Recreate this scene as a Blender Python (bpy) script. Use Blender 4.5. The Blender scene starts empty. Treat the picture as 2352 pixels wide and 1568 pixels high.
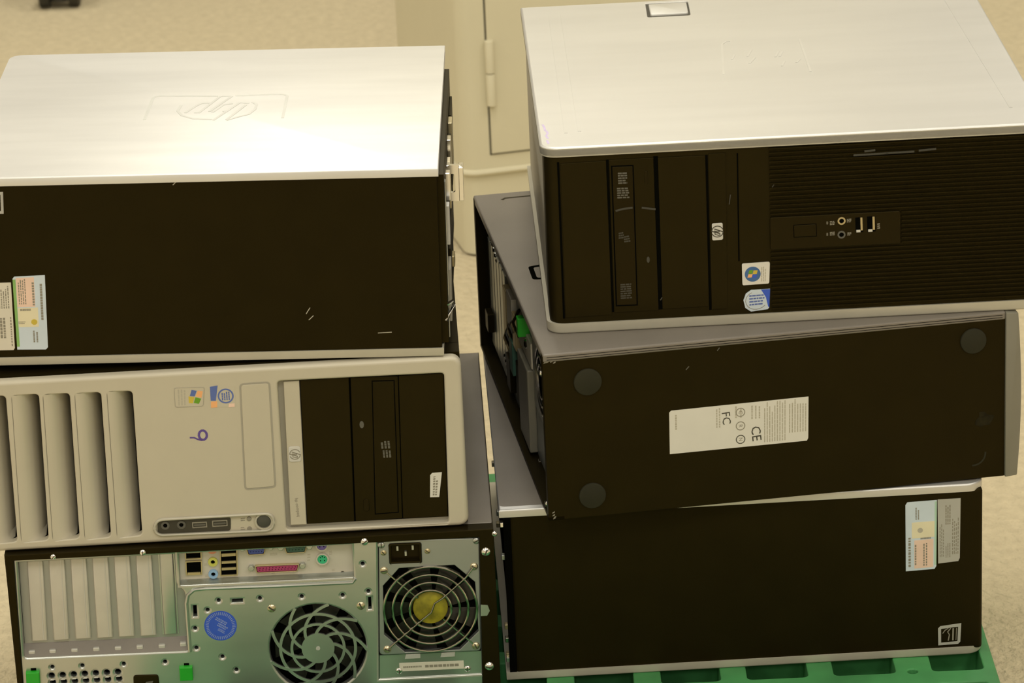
import bpy, bmesh, math, random
from mathutils import Vector, Matrix
from mathutils.geometry import delaunay_2d_cdt

random.seed(7)
scene = bpy.context.scene
COL = scene.collection

# ------------------------------------------------------------------ camera
F_PX, PITCH, ROLL, CAM_Z = 8371.3, 0.36994, 0.04512, 1.6769
fwd = Vector((0, math.cos(PITCH), -math.sin(PITCH)))
rgt = Vector((1, 0, 0))
dwn = fwd.cross(rgt)
cr, sr = math.cos(ROLL), math.sin(ROLL)
r2 = rgt * cr + dwn * sr
d2 = dwn * cr - rgt * sr
cam_data = bpy.data.cameras.new('camera')
cam = bpy.data.objects.new('camera', cam_data)
COL.objects.link(cam)
m3 = Matrix((r2, -d2, -fwd)).transposed()
cam.matrix_world = Matrix.Translation((0, 0, CAM_Z)) @ m3.to_4x4()
cam_data.sensor_width = 36.0
cam_data.lens = F_PX / 2352 * 36.0
cam_data.clip_start = 0.05
cam_data.dof.use_dof = True
cam_data.dof.focus_distance = 3.4
cam_data.dof.aperture_fstop = 15.0
scene.camera = cam

# ------------------------------------------------------------------ light
LIGHT_TINT = (1.0, 0.965, 0.87)
world = bpy.data.worlds.new('world')
scene.world = world
world.use_nodes = True
bg = world.node_tree.nodes['Background']
bg.inputs[0].default_value = (1.0, 0.88, 0.66, 1)
bg.inputs[1].default_value = 0.02
CEIL = 2.75
for lx in (-2.4, -0.05, 1.6):
    for ly in (-1.4, 1.0, 3.4, 5.8):
        ld = bpy.data.lights.new('ceiling_tube_light', 'AREA')
        ld.shape = 'RECTANGLE'
        ld.size, ld.size_y = 0.6, 1.2
        ld.energy = 23.3
        ld.color = LIGHT_TINT
        lo = bpy.data.objects.new('ceiling_tube_light', ld)
        lo.location = (lx, ly, CEIL - 0.03)
        COL.objects.link(lo)
vs = scene.view_settings
vs.view_transform = 'Standard'
vs.look = 'None'
vs.exposure = 0.0
vs.gamma = 1.0
vs.use_curve_mapping = False
scene.cycles.use_denoising = True
scene.cycles.max_bounces = 6

# ------------------------------------------------------------------ materials
MATS = {}
def mat(name, col, rough=0.5, metal=0.0, spec=0.5, var=0.06, scale=40.0, bump=0.0, bscale=200.0, stretch=(1, 1, 1), aniso=0.0, detail=3.0, coat=0.0, bdist=0.002, stint=None):
    m = bpy.data.materials.new(name)
    m.use_nodes = True
    nt = m.node_tree
    b = nt.nodes['Principled BSDF']
    b.inputs['Roughness'].default_value = rough
    b.inputs['Metallic'].default_value = metal
    b.inputs['Specular IOR Level'].default_value = spec
    b.inputs['Anisotropic'].default_value = aniso
    b.inputs['Coat Weight'].default_value = coat
    if stint: b.inputs['Specular Tint'].default_value = (*stint, 1)
    tc = nt.nodes.new('ShaderNodeTexCoord')
    mp = nt.nodes.new('ShaderNodeMapping')
    mp.inputs['Scale'].default_value = stretch
    nt.links.new(tc.outputs['Object'], mp.inputs[0])
    nz = nt.nodes.new('ShaderNodeTexNoise')
    nz.inputs['Scale'].default_value = scale
    nz.inputs['Detail'].default_value = detail
    nt.links.new(mp.outputs[0], nz.inputs['Vector'])
    rp = nt.nodes.new('ShaderNodeValToRGB')
    rp.color_ramp.elements[0].position = 0.3
    rp.color_ramp.elements[1].position = 0.7
    rp.color_ramp.elements[0].color = (*[max(0, c * (1 - var)) for c in col], 1)
    rp.color_ramp.elements[1].color = (*[min(1, c * (1 + var)) for c in col], 1)
    nt.links.new(nz.outputs['Fac'], rp.inputs[0])
    nt.links.new(rp.outputs[0], b.inputs['Base Color'])
    if bump > 0:
        n2 = nt.nodes.new('ShaderNodeTexNoise')
        n2.inputs['Scale'].default_value = bscale
        n2.inputs['Detail'].default_value = 4.0
        nt.links.new(mp.outputs[0], n2.inputs['Vector'])
        bp = nt.nodes.new('ShaderNodeBump')
        bp.inputs['Strength'].default_value = bump
        bp.inputs['Distance'].default_value = bdist
        nt.links.new(n2.outputs['Fac'], bp.inputs['Height'])
        nt.links.new(bp.outputs[0], b.inputs['Normal'])
    MATS[name] = m
    return m

mat('black_paint', (0.0085, 0.0062, 0.0015), 0.5, spec=0.17, var=0.12, scale=25, bump=0.05, bscale=900, stint=(1, 0.78, 0.32))
mat('black_plastic', (0.010, 0.0075, 0.002), 0.45, spec=0.18, var=0.08, bump=0.03, bscale=1200, stint=(1, 0.78, 0.32))
mat('black_gloss', (0.008, 0.006, 0.002), 0.35, spec=0.2, var=0.05, stint=(1, 0.78, 0.32))
mat('black_void', (0.003, 0.003, 0.002), 0.9, spec=0.0, var=0.0)
mat('grey_paint_and_shade', (0.175, 0.155, 0.13), 0.44, spec=0.5, var=0.07, scale=14, bump=0.06, bscale=700)  # real grey paint on two cases; on the bottom-right lid it paints shade
mat('lid_pale', (0.76, 0.76, 0.745), 0.50, metal=0.85, spec=0.5, var=0.05, scale=9, stretch=(0.5, 3, 1), bump=0.02, bscale=600)
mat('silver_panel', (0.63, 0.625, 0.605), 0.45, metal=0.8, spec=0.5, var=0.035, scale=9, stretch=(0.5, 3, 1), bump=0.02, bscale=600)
mat('panel_emboss', (0.68, 0.685, 0.66), 0.50, metal=0.8, var=0.03)  # slightly darker than the lid, for the embossed emblem lines
mat('panel_raised', (0.665, 0.66, 0.64), 0.45, metal=0.8, var=0.02)
mat('bezel_silver_shaded', (0.20, 0.19, 0.15), 0.42, metal=0.1, var=0.03)  # silver bezel with its shade put into the colour; also on the rear cover
mat('guard_steel', (0.42, 0.40, 0.34), 0.16, metal=1.0, var=0.03)
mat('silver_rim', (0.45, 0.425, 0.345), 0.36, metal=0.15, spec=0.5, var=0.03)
mat('silver_plastic', (0.51, 0.472, 0.372), 0.42, metal=0.1, spec=0.5, var=0.02, scale=20)
mat('silver_dark', (0.34, 0.32, 0.265), 0.5, metal=0.1, var=0.03)
mat('zinc', (0.50, 0.52, 0.49), 0.32, metal=0.88, spec=0.5, var=0.05, scale=14, stretch=(1, 1, 2.5))
mat('zinc_matte', (0.55, 0.54, 0.50), 0.5, metal=0.35, var=0.04, scale=15)
mat('io_plate', (0.56, 0.53, 0.46), 0.55, metal=0.3, var=0.05)
mat('psu_steel', (0.36, 0.38, 0.37), 0.42, metal=0.75, var=0.04, scale=12)
mat('chrome', (0.85, 0.84, 0.82), 0.18, metal=1.0, var=0.02)
mat('brass_zinc', (0.62, 0.55, 0.38), 0.3, metal=0.9, var=0.04)
mat('gold_shell', (0.50, 0.42, 0.24), 0.35, metal=0.7, var=0.05)
mat('rubber', (0.020, 0.019, 0.009), 0.75, spec=0.25, var=0.1)
mat('rubber_smear', (0.018, 0.015, 0.006), 0.9, spec=0.1, var=0.3, scale=200)
mat('sticker_white', (0.66, 0.64, 0.58), 0.5, var=0.02)
mat('sticker_cream', (0.64, 0.60, 0.50), 0.55, var=0.03)
mat('sticker_grey', (0.40, 0.39, 0.35), 0.5, var=0.04)
mat('sticker_silver', (0.56, 0.545, 0.50), 0.4, var=0.03)
mat('sticker_blue', (0.55, 0.63, 0.70), 0.5, var=0.04)
mat('sticker_pink', (0.76, 0.55, 0.44), 0.5, var=0.04)
mat('sticker_green', (0.22, 0.42, 0.12), 0.5, var=0.05)
mat('sticker_mint', (0.40, 0.58, 0.46), 0.5, var=0.05)
mat('sticker_yellow', (0.72, 0.66, 0.46), 0.5, var=0.04)
mat('print_grey', (0.24, 0.22, 0.17), 0.7, var=0.05)
mat('print_light_grey', (0.42, 0.39, 0.31), 0.7, var=0.05)
mat('print_dark', (0.05, 0.045, 0.03), 0.7, var=0.05)
mat('print_dim', (0.045, 0.042, 0.03), 0.7, var=0.1)
mat('print_mid', (0.10, 0.095, 0.075), 0.7, var=0.1)
mat('blue_ink', (0.05, 0.08, 0.30), 0.5, var=0.08)
mat('blue_sticker', (0.03, 0.09, 0.52), 0.45, var=0.05)
mat('blue_sticker_pale', (0.22, 0.28, 0.56), 0.5, var=0.05)
mat('orange_print', (0.80, 0.40, 0.17), 0.5, var=0.05)
mat('yellow_print', (0.55, 0.42, 0.05), 0.5, var=0.05)
mat('green_print', (0.12, 0.30, 0.01), 0.5, var=0.05)
mat('blue_print', (0.09, 0.14, 0.38), 0.5, var=0.05)
mat('orb_blue', (0.04, 0.12, 0.30), 0.3, var=0.1)
mat('purple_ink', (0.10, 0.06, 0.26), 0.6, var=0.1)
mat('purple_faint', (0.50, 0.42, 0.62), 0.6, var=0.1, scale=300)
mat('port_salmon', (0.72, 0.28, 0.16), 0.45, var=0.05)
mat('port_lime', (0.50, 0.50, 0.10), 0.45, var=0.05)
mat('port_blue', (0.25, 0.42, 0.66), 0.45, var=0.05)
mat('port_vga', (0.06, 0.09, 0.36), 0.45, var=0.05)
mat('port_teal', (0.04, 0.11, 0.08), 0.45, var=0.05)
mat('port_magenta', (0.33, 0.035, 0.12), 0.45, var=0.05)
mat('port_purple', (0.17, 0.12, 0.42), 0.45, var=0.05)
mat('port_green', (0.03, 0.42, 0.20), 0.45, var=0.05)
mat('tab_green', (0.012, 0.34, 0.015), 0.45, var=0.06)
mat('port_window', (0.035, 0.031, 0.02), 0.5, var=0.1)
mat('button_grey', (0.06, 0.06, 0.05), 0.5, var=0.1)
mat('hub_yellow', (0.27, 0.235, 0.012), 0.5, var=0.35, scale=110)
mat('fan_black', (0.012, 0.010, 0.007), 0.4, spec=0.5, var=0.05)
mat('pallet_green', (0.055, 0.24, 0.075), 0.55, spec=0.4, var=0.22, scale=18, bump=0.1, bscale=60)
mat('cabinet_beige', (0.65, 0.60, 0.43), 0.45, spec=0.4, var=0.02, scale=5, bump=0.04, bscale=150)
mat('wall_paint', (0.62, 0.58, 0.50), 0.8, var=0.03, scale=3)
mat('ceiling_tile', (0.75, 0.74, 0.71), 0.9, var=0.03, scale=10)
mat('chair_black', (0.02, 0.018, 0.012), 0.5, var=0.1)
mat('chair_fabric', (0.03, 0.03, 0.035), 0.9, var=0.2, scale=150)
mat('carpet', (0.59, 0.505, 0.335), 0.85, spec=0.2, var=0.09, scale=70, bump=1.0, bscale=130, detail=6, bdist=0.006)

# ------------------------------------------------------------------ mesh building (centimetres)
S = 0.01
def FRONT(off=0.0): return lambda u, v, w: (u, off - w, v)
def TOP(h): return lambda u, v, w: (u, v, h + w)
def LEFT(off=0.0): return lambda u, v, w: (off - w, u, v)
def RIGHT(x): return lambda u, v, w: (x + w, u, v)
XYZ = lambda x, y, z: (x, y, z)

def rrect(u0, v0, u1, v1, r, n=5, corners=(1, 1, 1, 1)):
    """rounded rectangle, counter-clockwise from the lower left; corners = ll, lr, ur, ul"""
    out = []
    for k, (cu, cv, a0) in enumerate(((u0 + r, v0 + r, 180), (u1 - r, v0 + r, 270), (u1 - r, v1 - r, 0), (u0 + r, v1 - r, 90))):
        if corners[k]:
            for i in range(n + 1):
                a = math.radians(a0 + 90 * i / n)
                out.append((cu + r * math.cos(a), cv + r * math.sin(a)))
        else:
            out.append(((u0, u1, u1, u0)[k], (v0, v0, v1, v1)[k]))
    return out
def rquad(q, r, n=4):
    """quadrilateral (or polygon) with rounded corners"""
    out = []
    N = len(q)
    for i in range(N):
        p0, p, p1 = Vector(q[i - 1]), Vector(q[i]), Vector(q[(i + 1) % N])
        a = p + (p0 - p).normalized() * r
        b = p + (p1 - p).normalized() * r
        for k in range(n + 1):
            t = k / n
            out.append(tuple(a * (1 - t) ** 2 + p * 2 * t * (1 - t) + b * t * t))
    return out
def ngon(cu, cv, ru, n=16, rv=None, a0=0.0):
    rv = ru if rv is None else rv
    return [(cu + ru * math.cos(a0 + 2 * math.pi * i / n), cv + rv * math.sin(a0 + 2 * math.pi * i / n)) for i in range(n)]
def area2(p): return sum(p[i - 1][0] * p[i][1] - p[i][0] * p[i - 1][1] for i in range(len(p)))
def inset(p, d):
    """move a counter-clockwise polygon inwards by d"""
    out = []
    N = len(p)
    for i in range(N):
        a, b, c = Vector(p[i - 1]), Vector(p[i]), Vector(p[(i + 1) % N])
        e1, e2 = (b - a), (c - b)
        if e1.length < 1e-9 or e2.length < 1e-9:
            out.append(tuple(b)); continue
        e1.normalize(); e2.normalize()
        n1, n2 = Vector((-e1.y, e1.x)), Vector((-e2.y, e2.x))
        n = n1 + n2
        if n.length < 1e-6: n = n1
        n.normalize()
        k = max(0.4, n.dot(n1))
        out.append(tuple(b + n * (d / k)))
    return out
def inside(pt, poly):
    x, y = pt; c = False
    for i in range(len(poly)):
        (x0, y0), (x1, y1) = poly[i - 1], poly[i]
        if (y0 > y) != (y1 > y) and x < (x1 - x0) * (y - y0) / (y1 - y0) + x0: c = not c
    return c

class MB:
    def __init__(s): s.v = []; s.f = []
    def add(s, fr, pts, faces):
        o = len(s.v)
        s.v += [fr(*p) for p in pts]
        s.f += [tuple(o + i for i in f) for f in faces]
        return s
    def box(s, fr, u0, v0, w0, u1, v1, w1):
        p = [(u0, v0, w0), (u1, v0, w0), (u1, v1, w0), (u0, v1, w0), (u0, v0, w1), (u1, v0, w1), (u1, v1, w1), (u0, v1, w1)]
        return s.add(fr, p, [(3, 2, 1, 0), (4, 5, 6, 7), (0, 1, 5, 4), (1, 2, 6, 5), (2, 3, 7, 6), (3, 0, 4, 7)])
    def prism(s, fr, poly, w0, w1, b=0.0, seg=2):
        """extruded polygon, front edge at w1 rounded by b"""
        if area2(poly) < 0: poly = poly[::-1]
        N = len(poly)
        lv = [(poly, w0)]
        if b > 0:
            for k in range(seg + 1):
                a = math.pi / 2 * k / seg
                lv.append((inset(poly, b * (1 - math.cos(a))) if k else poly, w1 - b + b * math.sin(a)))
        else: lv.append((poly, w1))
        pts = [(u, v, w) for pl, w in lv for (u, v) in pl]
        fs = [tuple(range(N - 1, -1, -1)), tuple(range((len(lv) - 1) * N, len(lv) * N))]
        for k in range(len(lv) - 1):
            for i in range(N):
                j = (i + 1) % N
                fs.append((k * N + i, k * N + j, (k + 1) * N + j, (k + 1) * N + i))
        return s.add(fr, pts, fs)
    def plate(s, fr, outer, holes, w0, w1, b=0.0, hb=None, seg=2):
        """plate with holes; outer edges rounded by b, hole edges by hb"""
        hb = b if hb is None else hb
        if area2(outer) < 0: outer = outer[::-1]
        holes = [h if area2(h) > 0 else h[::-1] for h in holes]
        hbs = hb if isinstance(hb, (list, tuple)) else [hb] * len(holes)
        loops = [(outer, b, 1)] + [(h, k, -1) for h, k in zip(holes, hbs)]
        for side, ww in ((0, w0), (1, w1)):
            vs, es, lp = [], [], []
            for p, bb, sg in loops:
                q = inset(p, bb * sg) if (side and bb > 0) else p
                o = len(vs); N = len(q)
                vs += [Vector(x) for x in q]
                es += [(o + i, o + (i + 1) % N) for i in range(N)]
                lp.append(q)
            r = delaunay_2d_cdt(vs, es, [], 0, 1e-5)
            fs = []
            for t in r[2]:
                c = sum((r[0][i] for i in t), Vector((0, 0))) / len(t)
                if inside(c, lp[0]) and not any(inside(c, h) for h in lp[1:]): fs.append(tuple(t))
            s.add(fr, [(p.x, p.y, ww) for p in r[0]], fs)
        for p, bb, sg in loops:
            lv = [(p, w0)]
            if bb > 0:
                for k in range(seg + 1):
                    a = math.pi / 2 * k / seg
                    lv.append((inset(p, sg * bb * (1 - math.cos(a))) if k else p, w1 - bb + bb * math.sin(a)))
            else: lv.append((p, w1))
            N = len(p)
            pts = [(u, v, w) for pl, w in lv for (u, v) in pl]
            fs = [(k * N + i, k * N + (i + 1) % N, (k + 1) * N + (i + 1) % N, (k + 1) * N + i) for k in range(len(lv) - 1) for i in range(N)]
            s.add(fr, pts, fs)
        return s
    def cyl(s, fr, cu, cv, r, w0, w1, n=16, b=0.0, rv=None):
        return s.prism(fr, ngon(cu, cv, r, n, rv), w0, w1, b)
    def annulus(s, fr, cu, cv, r0, r1, w0, w1, n=20):
        pts, fs = [], []
        for i in range(n):
            c, q = math.cos(2 * math.pi * i / n), math.sin(2 * math.pi * i / n)
            pts += [(cu + r0 * c, cv + r0 * q, w0), (cu + r1 * c, cv + r1 * q, w0), (cu + r1 * c, cv + r1 * q, w1), (cu + r0 * c, cv + r0 * q, w1)]
        for i in range(n):
            j = (i + 1) % n
            for k in range(4):
                l = (k + 1) % 4
                fs.append((4 * i + k, 4 * i + l, 4 * j + l, 4 * j + k))
        return s.add(fr, pts, fs)
    def stroke(s, fr, pts, wd, w0, w1, closed=False):
        P = [Vector(p) for p in pts]
        N = len(P); L, R = [], []
        for i in range(N):
            if closed: a, b = P[i - 1], P[(i + 1) % N]
            else: a, b = P[max(0, i - 1)], P[min(N - 1, i + 1)]
            t = (b - a)
            t = t.normalized() if t.length > 1e-9 else Vector((1, 0))
            n = Vector((-t.y, t.x)) * wd / 2
            L.append(P[i] + n); R.append(P[i] - n)
        pp, fs = [], []
        for i in range(N):
            pp += [(*L[i], w0), (*R[i], w0), (*R[i], w1), (*L[i], w1)]
        for i in range(N if closed else N - 1):
            j = (i + 1) % N
            for k in range(4):
                l = (k + 1) % 4
                fs.append((4 * i + k, 4 * j + k, 4 * j + l, 4 * i + l))
        if not closed: fs += [(0, 1, 2, 3), (4 * N - 1, 4 * N - 2, 4 * N - 3, 4 * N - 4)]
        return s.add(fr, pp, fs)
    def tube(s, fr, pts, r, n=6, closed=False):
        P = [Vector(p) for p in pts]
        N = len(P); pp, fs = [], []
        up0 = Vector((0, 0, 1))
        for i in range(N):
            if closed: t = P[(i + 1) % N] - P[i - 1]
            else: t = P[min(N - 1, i + 1)] - P[max(0, i - 1)]
            t.normalize()
            up = up0 if abs(t.dot(up0)) < 0.95 else Vector((1, 0, 0))
            a = t.cross(up).normalized(); b = t.cross(a)
            for k in range(n):
                an = 2 * math.pi * k / n
                pp.append(tuple(P[i] + (a * math.cos(an) + b * math.sin(an)) * r))
        for i in range(N if closed else N - 1):
            j = (i + 1) % N
            for k in range(n):
                l = (k + 1) % n
                fs.append((i * n + k, i * n + l, j * n + l, j * n + k))
        if not closed: fs += [tuple(range(n)), tuple(range(N * n - 1, (N - 1) * n - 1, -1))]
        return s.add(fr, pp, fs)
    def dome(s, fr, cu, cv, r, w0, h, n=14, m=3):
        pts, fs = [], []
        for k in range(m):
            a = math.pi / 2 * k / m
            pts += [(cu + r * math.cos(a) * math.cos(2 * math.pi * i / n), cv + r * math.cos(a) * math.sin(2 * math.pi * i / n), w0 + h * math.sin(a)) for i in range(n)]
        pts.append((cu, cv, w0 + h))
        for k in range(m - 1):
            for i in range(n):
                j = (i + 1) % n
                fs.append((k * n + i, k * n + j, (k + 1) * n + j, (k + 1) * n + i))
        for i in range(n): fs.append(((m - 1) * n + i, (m - 1) * n + (i + 1) % n, m * n))
        fs.append(tuple(range(n - 1, -1, -1)))
        return s.add(fr, pts, fs)
    def mesh(s, name, bevel=0.0, seg=2, smooth=False, normals=True):
        me = bpy.data.meshes.new(name)
        me.from_pydata([(x * S, y * S, z * S) for x, y, z in s.v], [], s.f)
        bm = bmesh.new(); bm.from_mesh(me)
        if normals: bmesh.ops.recalc_face_normals(bm, faces=bm.faces)
        if bevel > 0:
            es = [e for e in bm.edges if len(e.link_faces) == 2 and e.calc_face_angle(0) > 0.6]
            bmesh.ops.bevel(bm, geom=es, offset=bevel * S, segments=seg, affect='EDGES', profile=0.5, clamp_overlap=True)
        bm.to_mesh(me); bm.free()
        if smooth:
            me.polygons.foreach_set('use_smooth', [True] * len(me.polygons))
            me.set_sharp_from_angle(angle=0.7)
        return me
    def build(s, name, material, parent=None, bevel=0.0, seg=2, smooth=False, normals=True):
        o = bpy.data.objects.new(name, s.mesh(name, bevel, seg, smooth, normals))
        o.data.materials.append(MATS[material])
        COL.objects.link(o)
        if parent: o.parent = parent
        if name in FINE: o['kind'] = 'stuff'
        return o

FINE = {'print', 'scratch_marks', 'scuff_marks', 'icon_print', 'pin_holes'}
def tag(o, label, cat, group=None, kind=None):
    o['label'] = label; o['category'] = cat
    if group: o['group'] = group
    if kind: o['kind'] = kind
    return o
def structure(o): o['kind'] = 'structure'; return o
def lab(o, text): o['label'] = text; return o
def empty(name, loc, rz=0.0, ry=0.0):
    o = bpy.data.objects.new(name, None)
    o.empty_display_size = 0.05
    o.location = loc
    o.rotation_euler = (0, ry, rz)
    COL.objects.link(o)
    return o
def text(fr, s, cu, cv, size, rot, w0, name, material, parent, th=0.012):
    cu_ = bpy.data.curves.new('lettering', 'FONT')
    cu_.body = s; cu_.size = size; cu_.align_x = 'CENTER'; cu_.align_y = 'CENTER'; cu_.resolution_u = 2
    ob = bpy.data.objects.new('lettering', cu_)
    me = bpy.data.meshes.new_from_object(ob)
    c, q = math.cos(rot), math.sin(rot)
    mb = MB()
    mb.add(fr, [(cu + v.co.x * c - v.co.y * q, cv + v.co.x * q + v.co.y * c, w0 + th) for v in me.vertices], [tuple(p.vertices) for p in me.polygons])
    bpy.data.objects.remove(ob); bpy.data.curves.remove(cu_); bpy.data.meshes.remove(me)
    return mb.build(name, material, parent, normals=False)
def lerpq(q, s, t):
    """point of a quad q = bl, br, tr, tl at s, t"""
    a = (q[0][0] + (q[1][0] - q[0][0]) * s, q[0][1] + (q[1][1] - q[0][1]) * s)
    b = (q[3][0] + (q[2][0] - q[3][0]) * s, q[3][1] + (q[2][1] - q[3][1]) * s)
    return (a[0] + (b[0] - a[0]) * t, a[1] + (b[1] - a[1]) * t)
def subq(q, s0, t0, s1, t1): return [lerpq(q, s0, t0), lerpq(q, s1, t0), lerpq(q, s1, t1), lerpq(q, s0, t1)]
def print_lines(mb, fr, q, n, w, along='s', fill=0.5, lo=0.05, hi=0.16, gap=0.03):
    """fine unreadable print: rows of short dashes inside the quad q"""
    for k in range(n):
        t0, t1 = (k + 0.5 - fill / 2) / n, (k + 0.5 + fill / 2) / n
        x = 0.0
        end = random.uniform(0.75, 1.0)
        while x < end:
            l = min(random.uniform(lo, hi), 1 - x)
            if l > 0.01:
                b = subq(q, x, t0, x + l, t1) if along == 's' else subq(q, t0, x, t1, x + l)
                mb.prism(fr, b, w, w + 0.008)
            x += l + gap
    return mb
def screw(fr, cu, cv, r, w, parent, material='chrome', name='screw'):
    s = MB().dome(fr, cu, cv, r, w, r * 0.55).build(name, material, parent, smooth=True)
    a = random.uniform(0, 3.1)
    MB().stroke(fr, [(cu - r * .7 * math.cos(a), cv - r * .7 * math.sin(a)), (cu + r * .7 * math.cos(a), cv + r * .7 * math.sin(a))], r * .3, w + r * .3, w + r * .57).build('screw_slot', 'print_dark', s)
    return s
def bbox(p): return min(x for x, y in p), min(y for x, y in p), max(x for x, y in p), max(y for x, y in p)
def mid(p): return sum(x for x, y in p) / len(p), sum(y for x, y in p) / len(p)

# ------------------------------------------------------------------ room
X0, X1, Y0, Y1 = -380, 380, -300, 830
structure(MB().box(XYZ, X0, Y0, -10, X1, Y1, 0).build('floor', 'carpet'))
structure(MB().box(XYZ, X0, Y0, CEIL * 100, X1, Y1, CEIL * 100 + 8).build('ceiling', 'ceiling_tile'))
structure(MB().box(XYZ, X0 - 10, Y0, 0, X0, Y1, CEIL * 100).build('wall_left', 'wall_paint'))
structure(MB().box(XYZ, X1, Y0, 0, X1 + 10, Y1, CEIL * 100).build('wall_right', 'wall_paint'))
structure(MB().box(XYZ, X0 - 10, Y1, 0, X1 + 10, Y1 + 10, CEIL * 100).build('wall_back', 'wall_paint'))
structure(MB().box(XYZ, X0 - 10, Y0 - 10, 0, X1 + 10, Y0, CEIL * 100).build('wall_front', 'wall_paint'))

# ------------------------------------------------------------------ cabinet behind the stacks
loc, yaw, _, cw, cd, ch = ((-0.0550, 4.6412, 0.0000), 0.22689, 0.00000, 62.00, 42.00, 100.00)
K = tag(empty('storage_cabinet', loc, yaw), 'tall beige metal cabinet behind the two stacks of computers', 'cabinet')
MB().prism(TOP(0), rrect(0, 0, cw, cd, 2.2, 6), 0.4, 180).build('body', 'cabinet_beige', K, smooth=True)
MB().prism(TOP(0), rrect(0.5, 0.5, cw - 0.5, cd - 0.5, 2.0, 6), 0, 0.6).build('toe_shadow_base', 'print_dark', K)  # recessed foot; the shadow gap at the floor is put into its dark colour
_r = rrect(-0.15, -0.15, cw + 0.15, cd + 0.15, 2.3, 6)
MB().tube(XYZ, [(x, y, 12.0) for x, y in _r], 0.45, 8, closed=True).build('base_bead', 'cabinet_beige', K, smooth=True)
dz0, dx0 = 14.4, 3.9
MB().prism(FRONT(0.0), [(dx0 + 0.12, dz0 + 0.12), (cw - 4, dz0 + 0.12), (cw - 4, 172), (dx0 + 0.12, 172)], -0.2, 0.28, 0.1).build('door', 'cabinet_beige', K)
dg = MB()
dg.box(FRONT(0), dx0 - 0.12, dz0 - 0.05, -0.3, dx0 + 0.10, 172, 0.03)
dg.box(FRONT(0), dx0 - 0.12, dz0 - 0.1, -0.3, cw - 4, dz0 + 0.10, 0.03)
lab(dg.build('door_gap', 'print_dark', K), 'dark gap around the cabinet door')
hg = MB()
for z0, z1 in ((21.4, 25.8), (25.95, 30.4)):
    hg.cyl(TOP(0), 4.2, -0.55, 0.62, z0, z1, 16, 0.15)
lab(hg.build('hinge', 'cabinet_beige', K, smooth=True), 'two-knuckle barrel hinge')
hg2 = MB()
for z0, z1 in ((141.4, 145.8), (145.95, 150.4)):
    hg2.cyl(TOP(0), 4.2, -0.55, 0.62, z0, z1, 16, 0.15)
hg2.build('hinge', 'cabinet_beige', K, smooth=True)
MB().box(FRONT(0), cw - 8, 92, 0.2, cw - 6, 104, 1.8).build('door_handle', 'chrome', K, bevel=0.3)

# ------------------------------------------------------------------ swivel chair far behind
CHX, CHY = (-76.11,598.18)
CH = tag(empty('office_chair', (CHX / 100, CHY / 100 + .31, 0)), 'black caster of an office chair at the top left edge', 'chair')
star = MB()
for k in range(5):
    a = math.radians(-86 + 72 * k)
    ex, ey = 30 * math.cos(a), 30 * math.sin(a)
    star.tube(XYZ, [(0, 0, 11), (ex * .5, ey * .5, 9.5), (ex, ey, 7.6)], 1.9, 8)
    cst = MB()
    px_, py_ = -math.sin(a - .07), math.cos(a - .07)
    for sg in (-1, 1):
        c = Vector((ex + px_ * 2.5 * sg, ey + py_ * 2.5 * sg, 2.6))
        ring = []
        fr = lambda u, v, w, c=c: (c.x + math.cos(a - .07) * u + px_ * w, c.y + math.sin(a - .07) * u + py_ * w, c.z + v)
        cst.cyl(fr, 0, 0, 2.6, -0.9, 0.9, 18, 0.3)
    cst.cyl(TOP(0), ex, ey, 1.9, 1.2, 4.2, 12)
    cs = cst.build('caster', 'chair_black', CH, smooth=True)
    MB().cyl(TOP(0), ex, ey, 0.8, 3.0, 8.0, 10).build('caster_stem', 'chair_black', cs)
star.build('star_base', 'chair_black', CH, smooth=True)
MB().cyl(TOP(0), 0, 0, 2.6, 9, 42, 16).build('gas_column', 'chair_black', CH, smooth=True)
MB().prism(TOP(0), rrect(-25, -24, 25, 24, 8), 42, 50, 2.5, 4).build('seat', 'chair_fabric', CH, smooth=True)
MB().box(XYZ, -3, 24, 40, 3, 26, 62).build('back_bracket', 'chair_black', CH, bevel=.4)
MB().prism(lambda u, v, w: (u, 24 + w, v), rrect(-22, 58, 22, 108, 9), 0, 6, 2.5, 4).build('backrest', 'chair_fabric', CH, smooth=True)

# ------------------------------------------------------------------ pallet
PH = 15.0
P = tag(empty('plastic_pallet', (0.0, 0.0, 0)), 'green plastic pallet with a grid deck under the computers', 'pallet')
ex = [(4.40,306.30),(9.91,306.47),(12.47,306.31),(18.01,306.29),(20.46,306.32),(26.13,306.39),(28.53,306.33),(34.29,306.47),(37.68,306.50),(42.47,306.65)]
ey = (37.64,304.22)[1]
px1 = (43.66,305.52)[0]
px0, py0, py1 = px1 - 80, ey - 27.5, (-2.89,355.61)[1]
xs_open = [(ex[2 * k][0], ex[2 * k + 1][0]) for k in range(5)]
for k in range(1, 5): xs_open.append((ex[0][0] - 8.1 * k, ex[1][0] - 8.1 * k))
ys_open = []
for k in range(-4, 8):
    a, b = ey + 8.2 * k, ey + 8.2 * k + 5.7
    if a > py0 + 1 and b < py1 - 1: ys_open.append((a, b))
holes = [rrect(a, c, b, d, 0.5, 3) for a, b in xs_open for c, d in ys_open]
holes += [ngon(*(35.84,304.40), 0.5, 10)]
MB().plate(TOP(0), rrect(px0, py0, px1, py1, 1.0), holes, PH - 4.2, PH, 0.35, 0.12, 2).build('deck', 'pallet_green', P)
MB().prism(TOP(0), rrect(px0 + .6, py0 + .6, px1 - .6, py1 - .6, 1.0), PH - 4.9, PH - 4.3).build('under_sheet', 'pallet_green', P)
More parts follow.
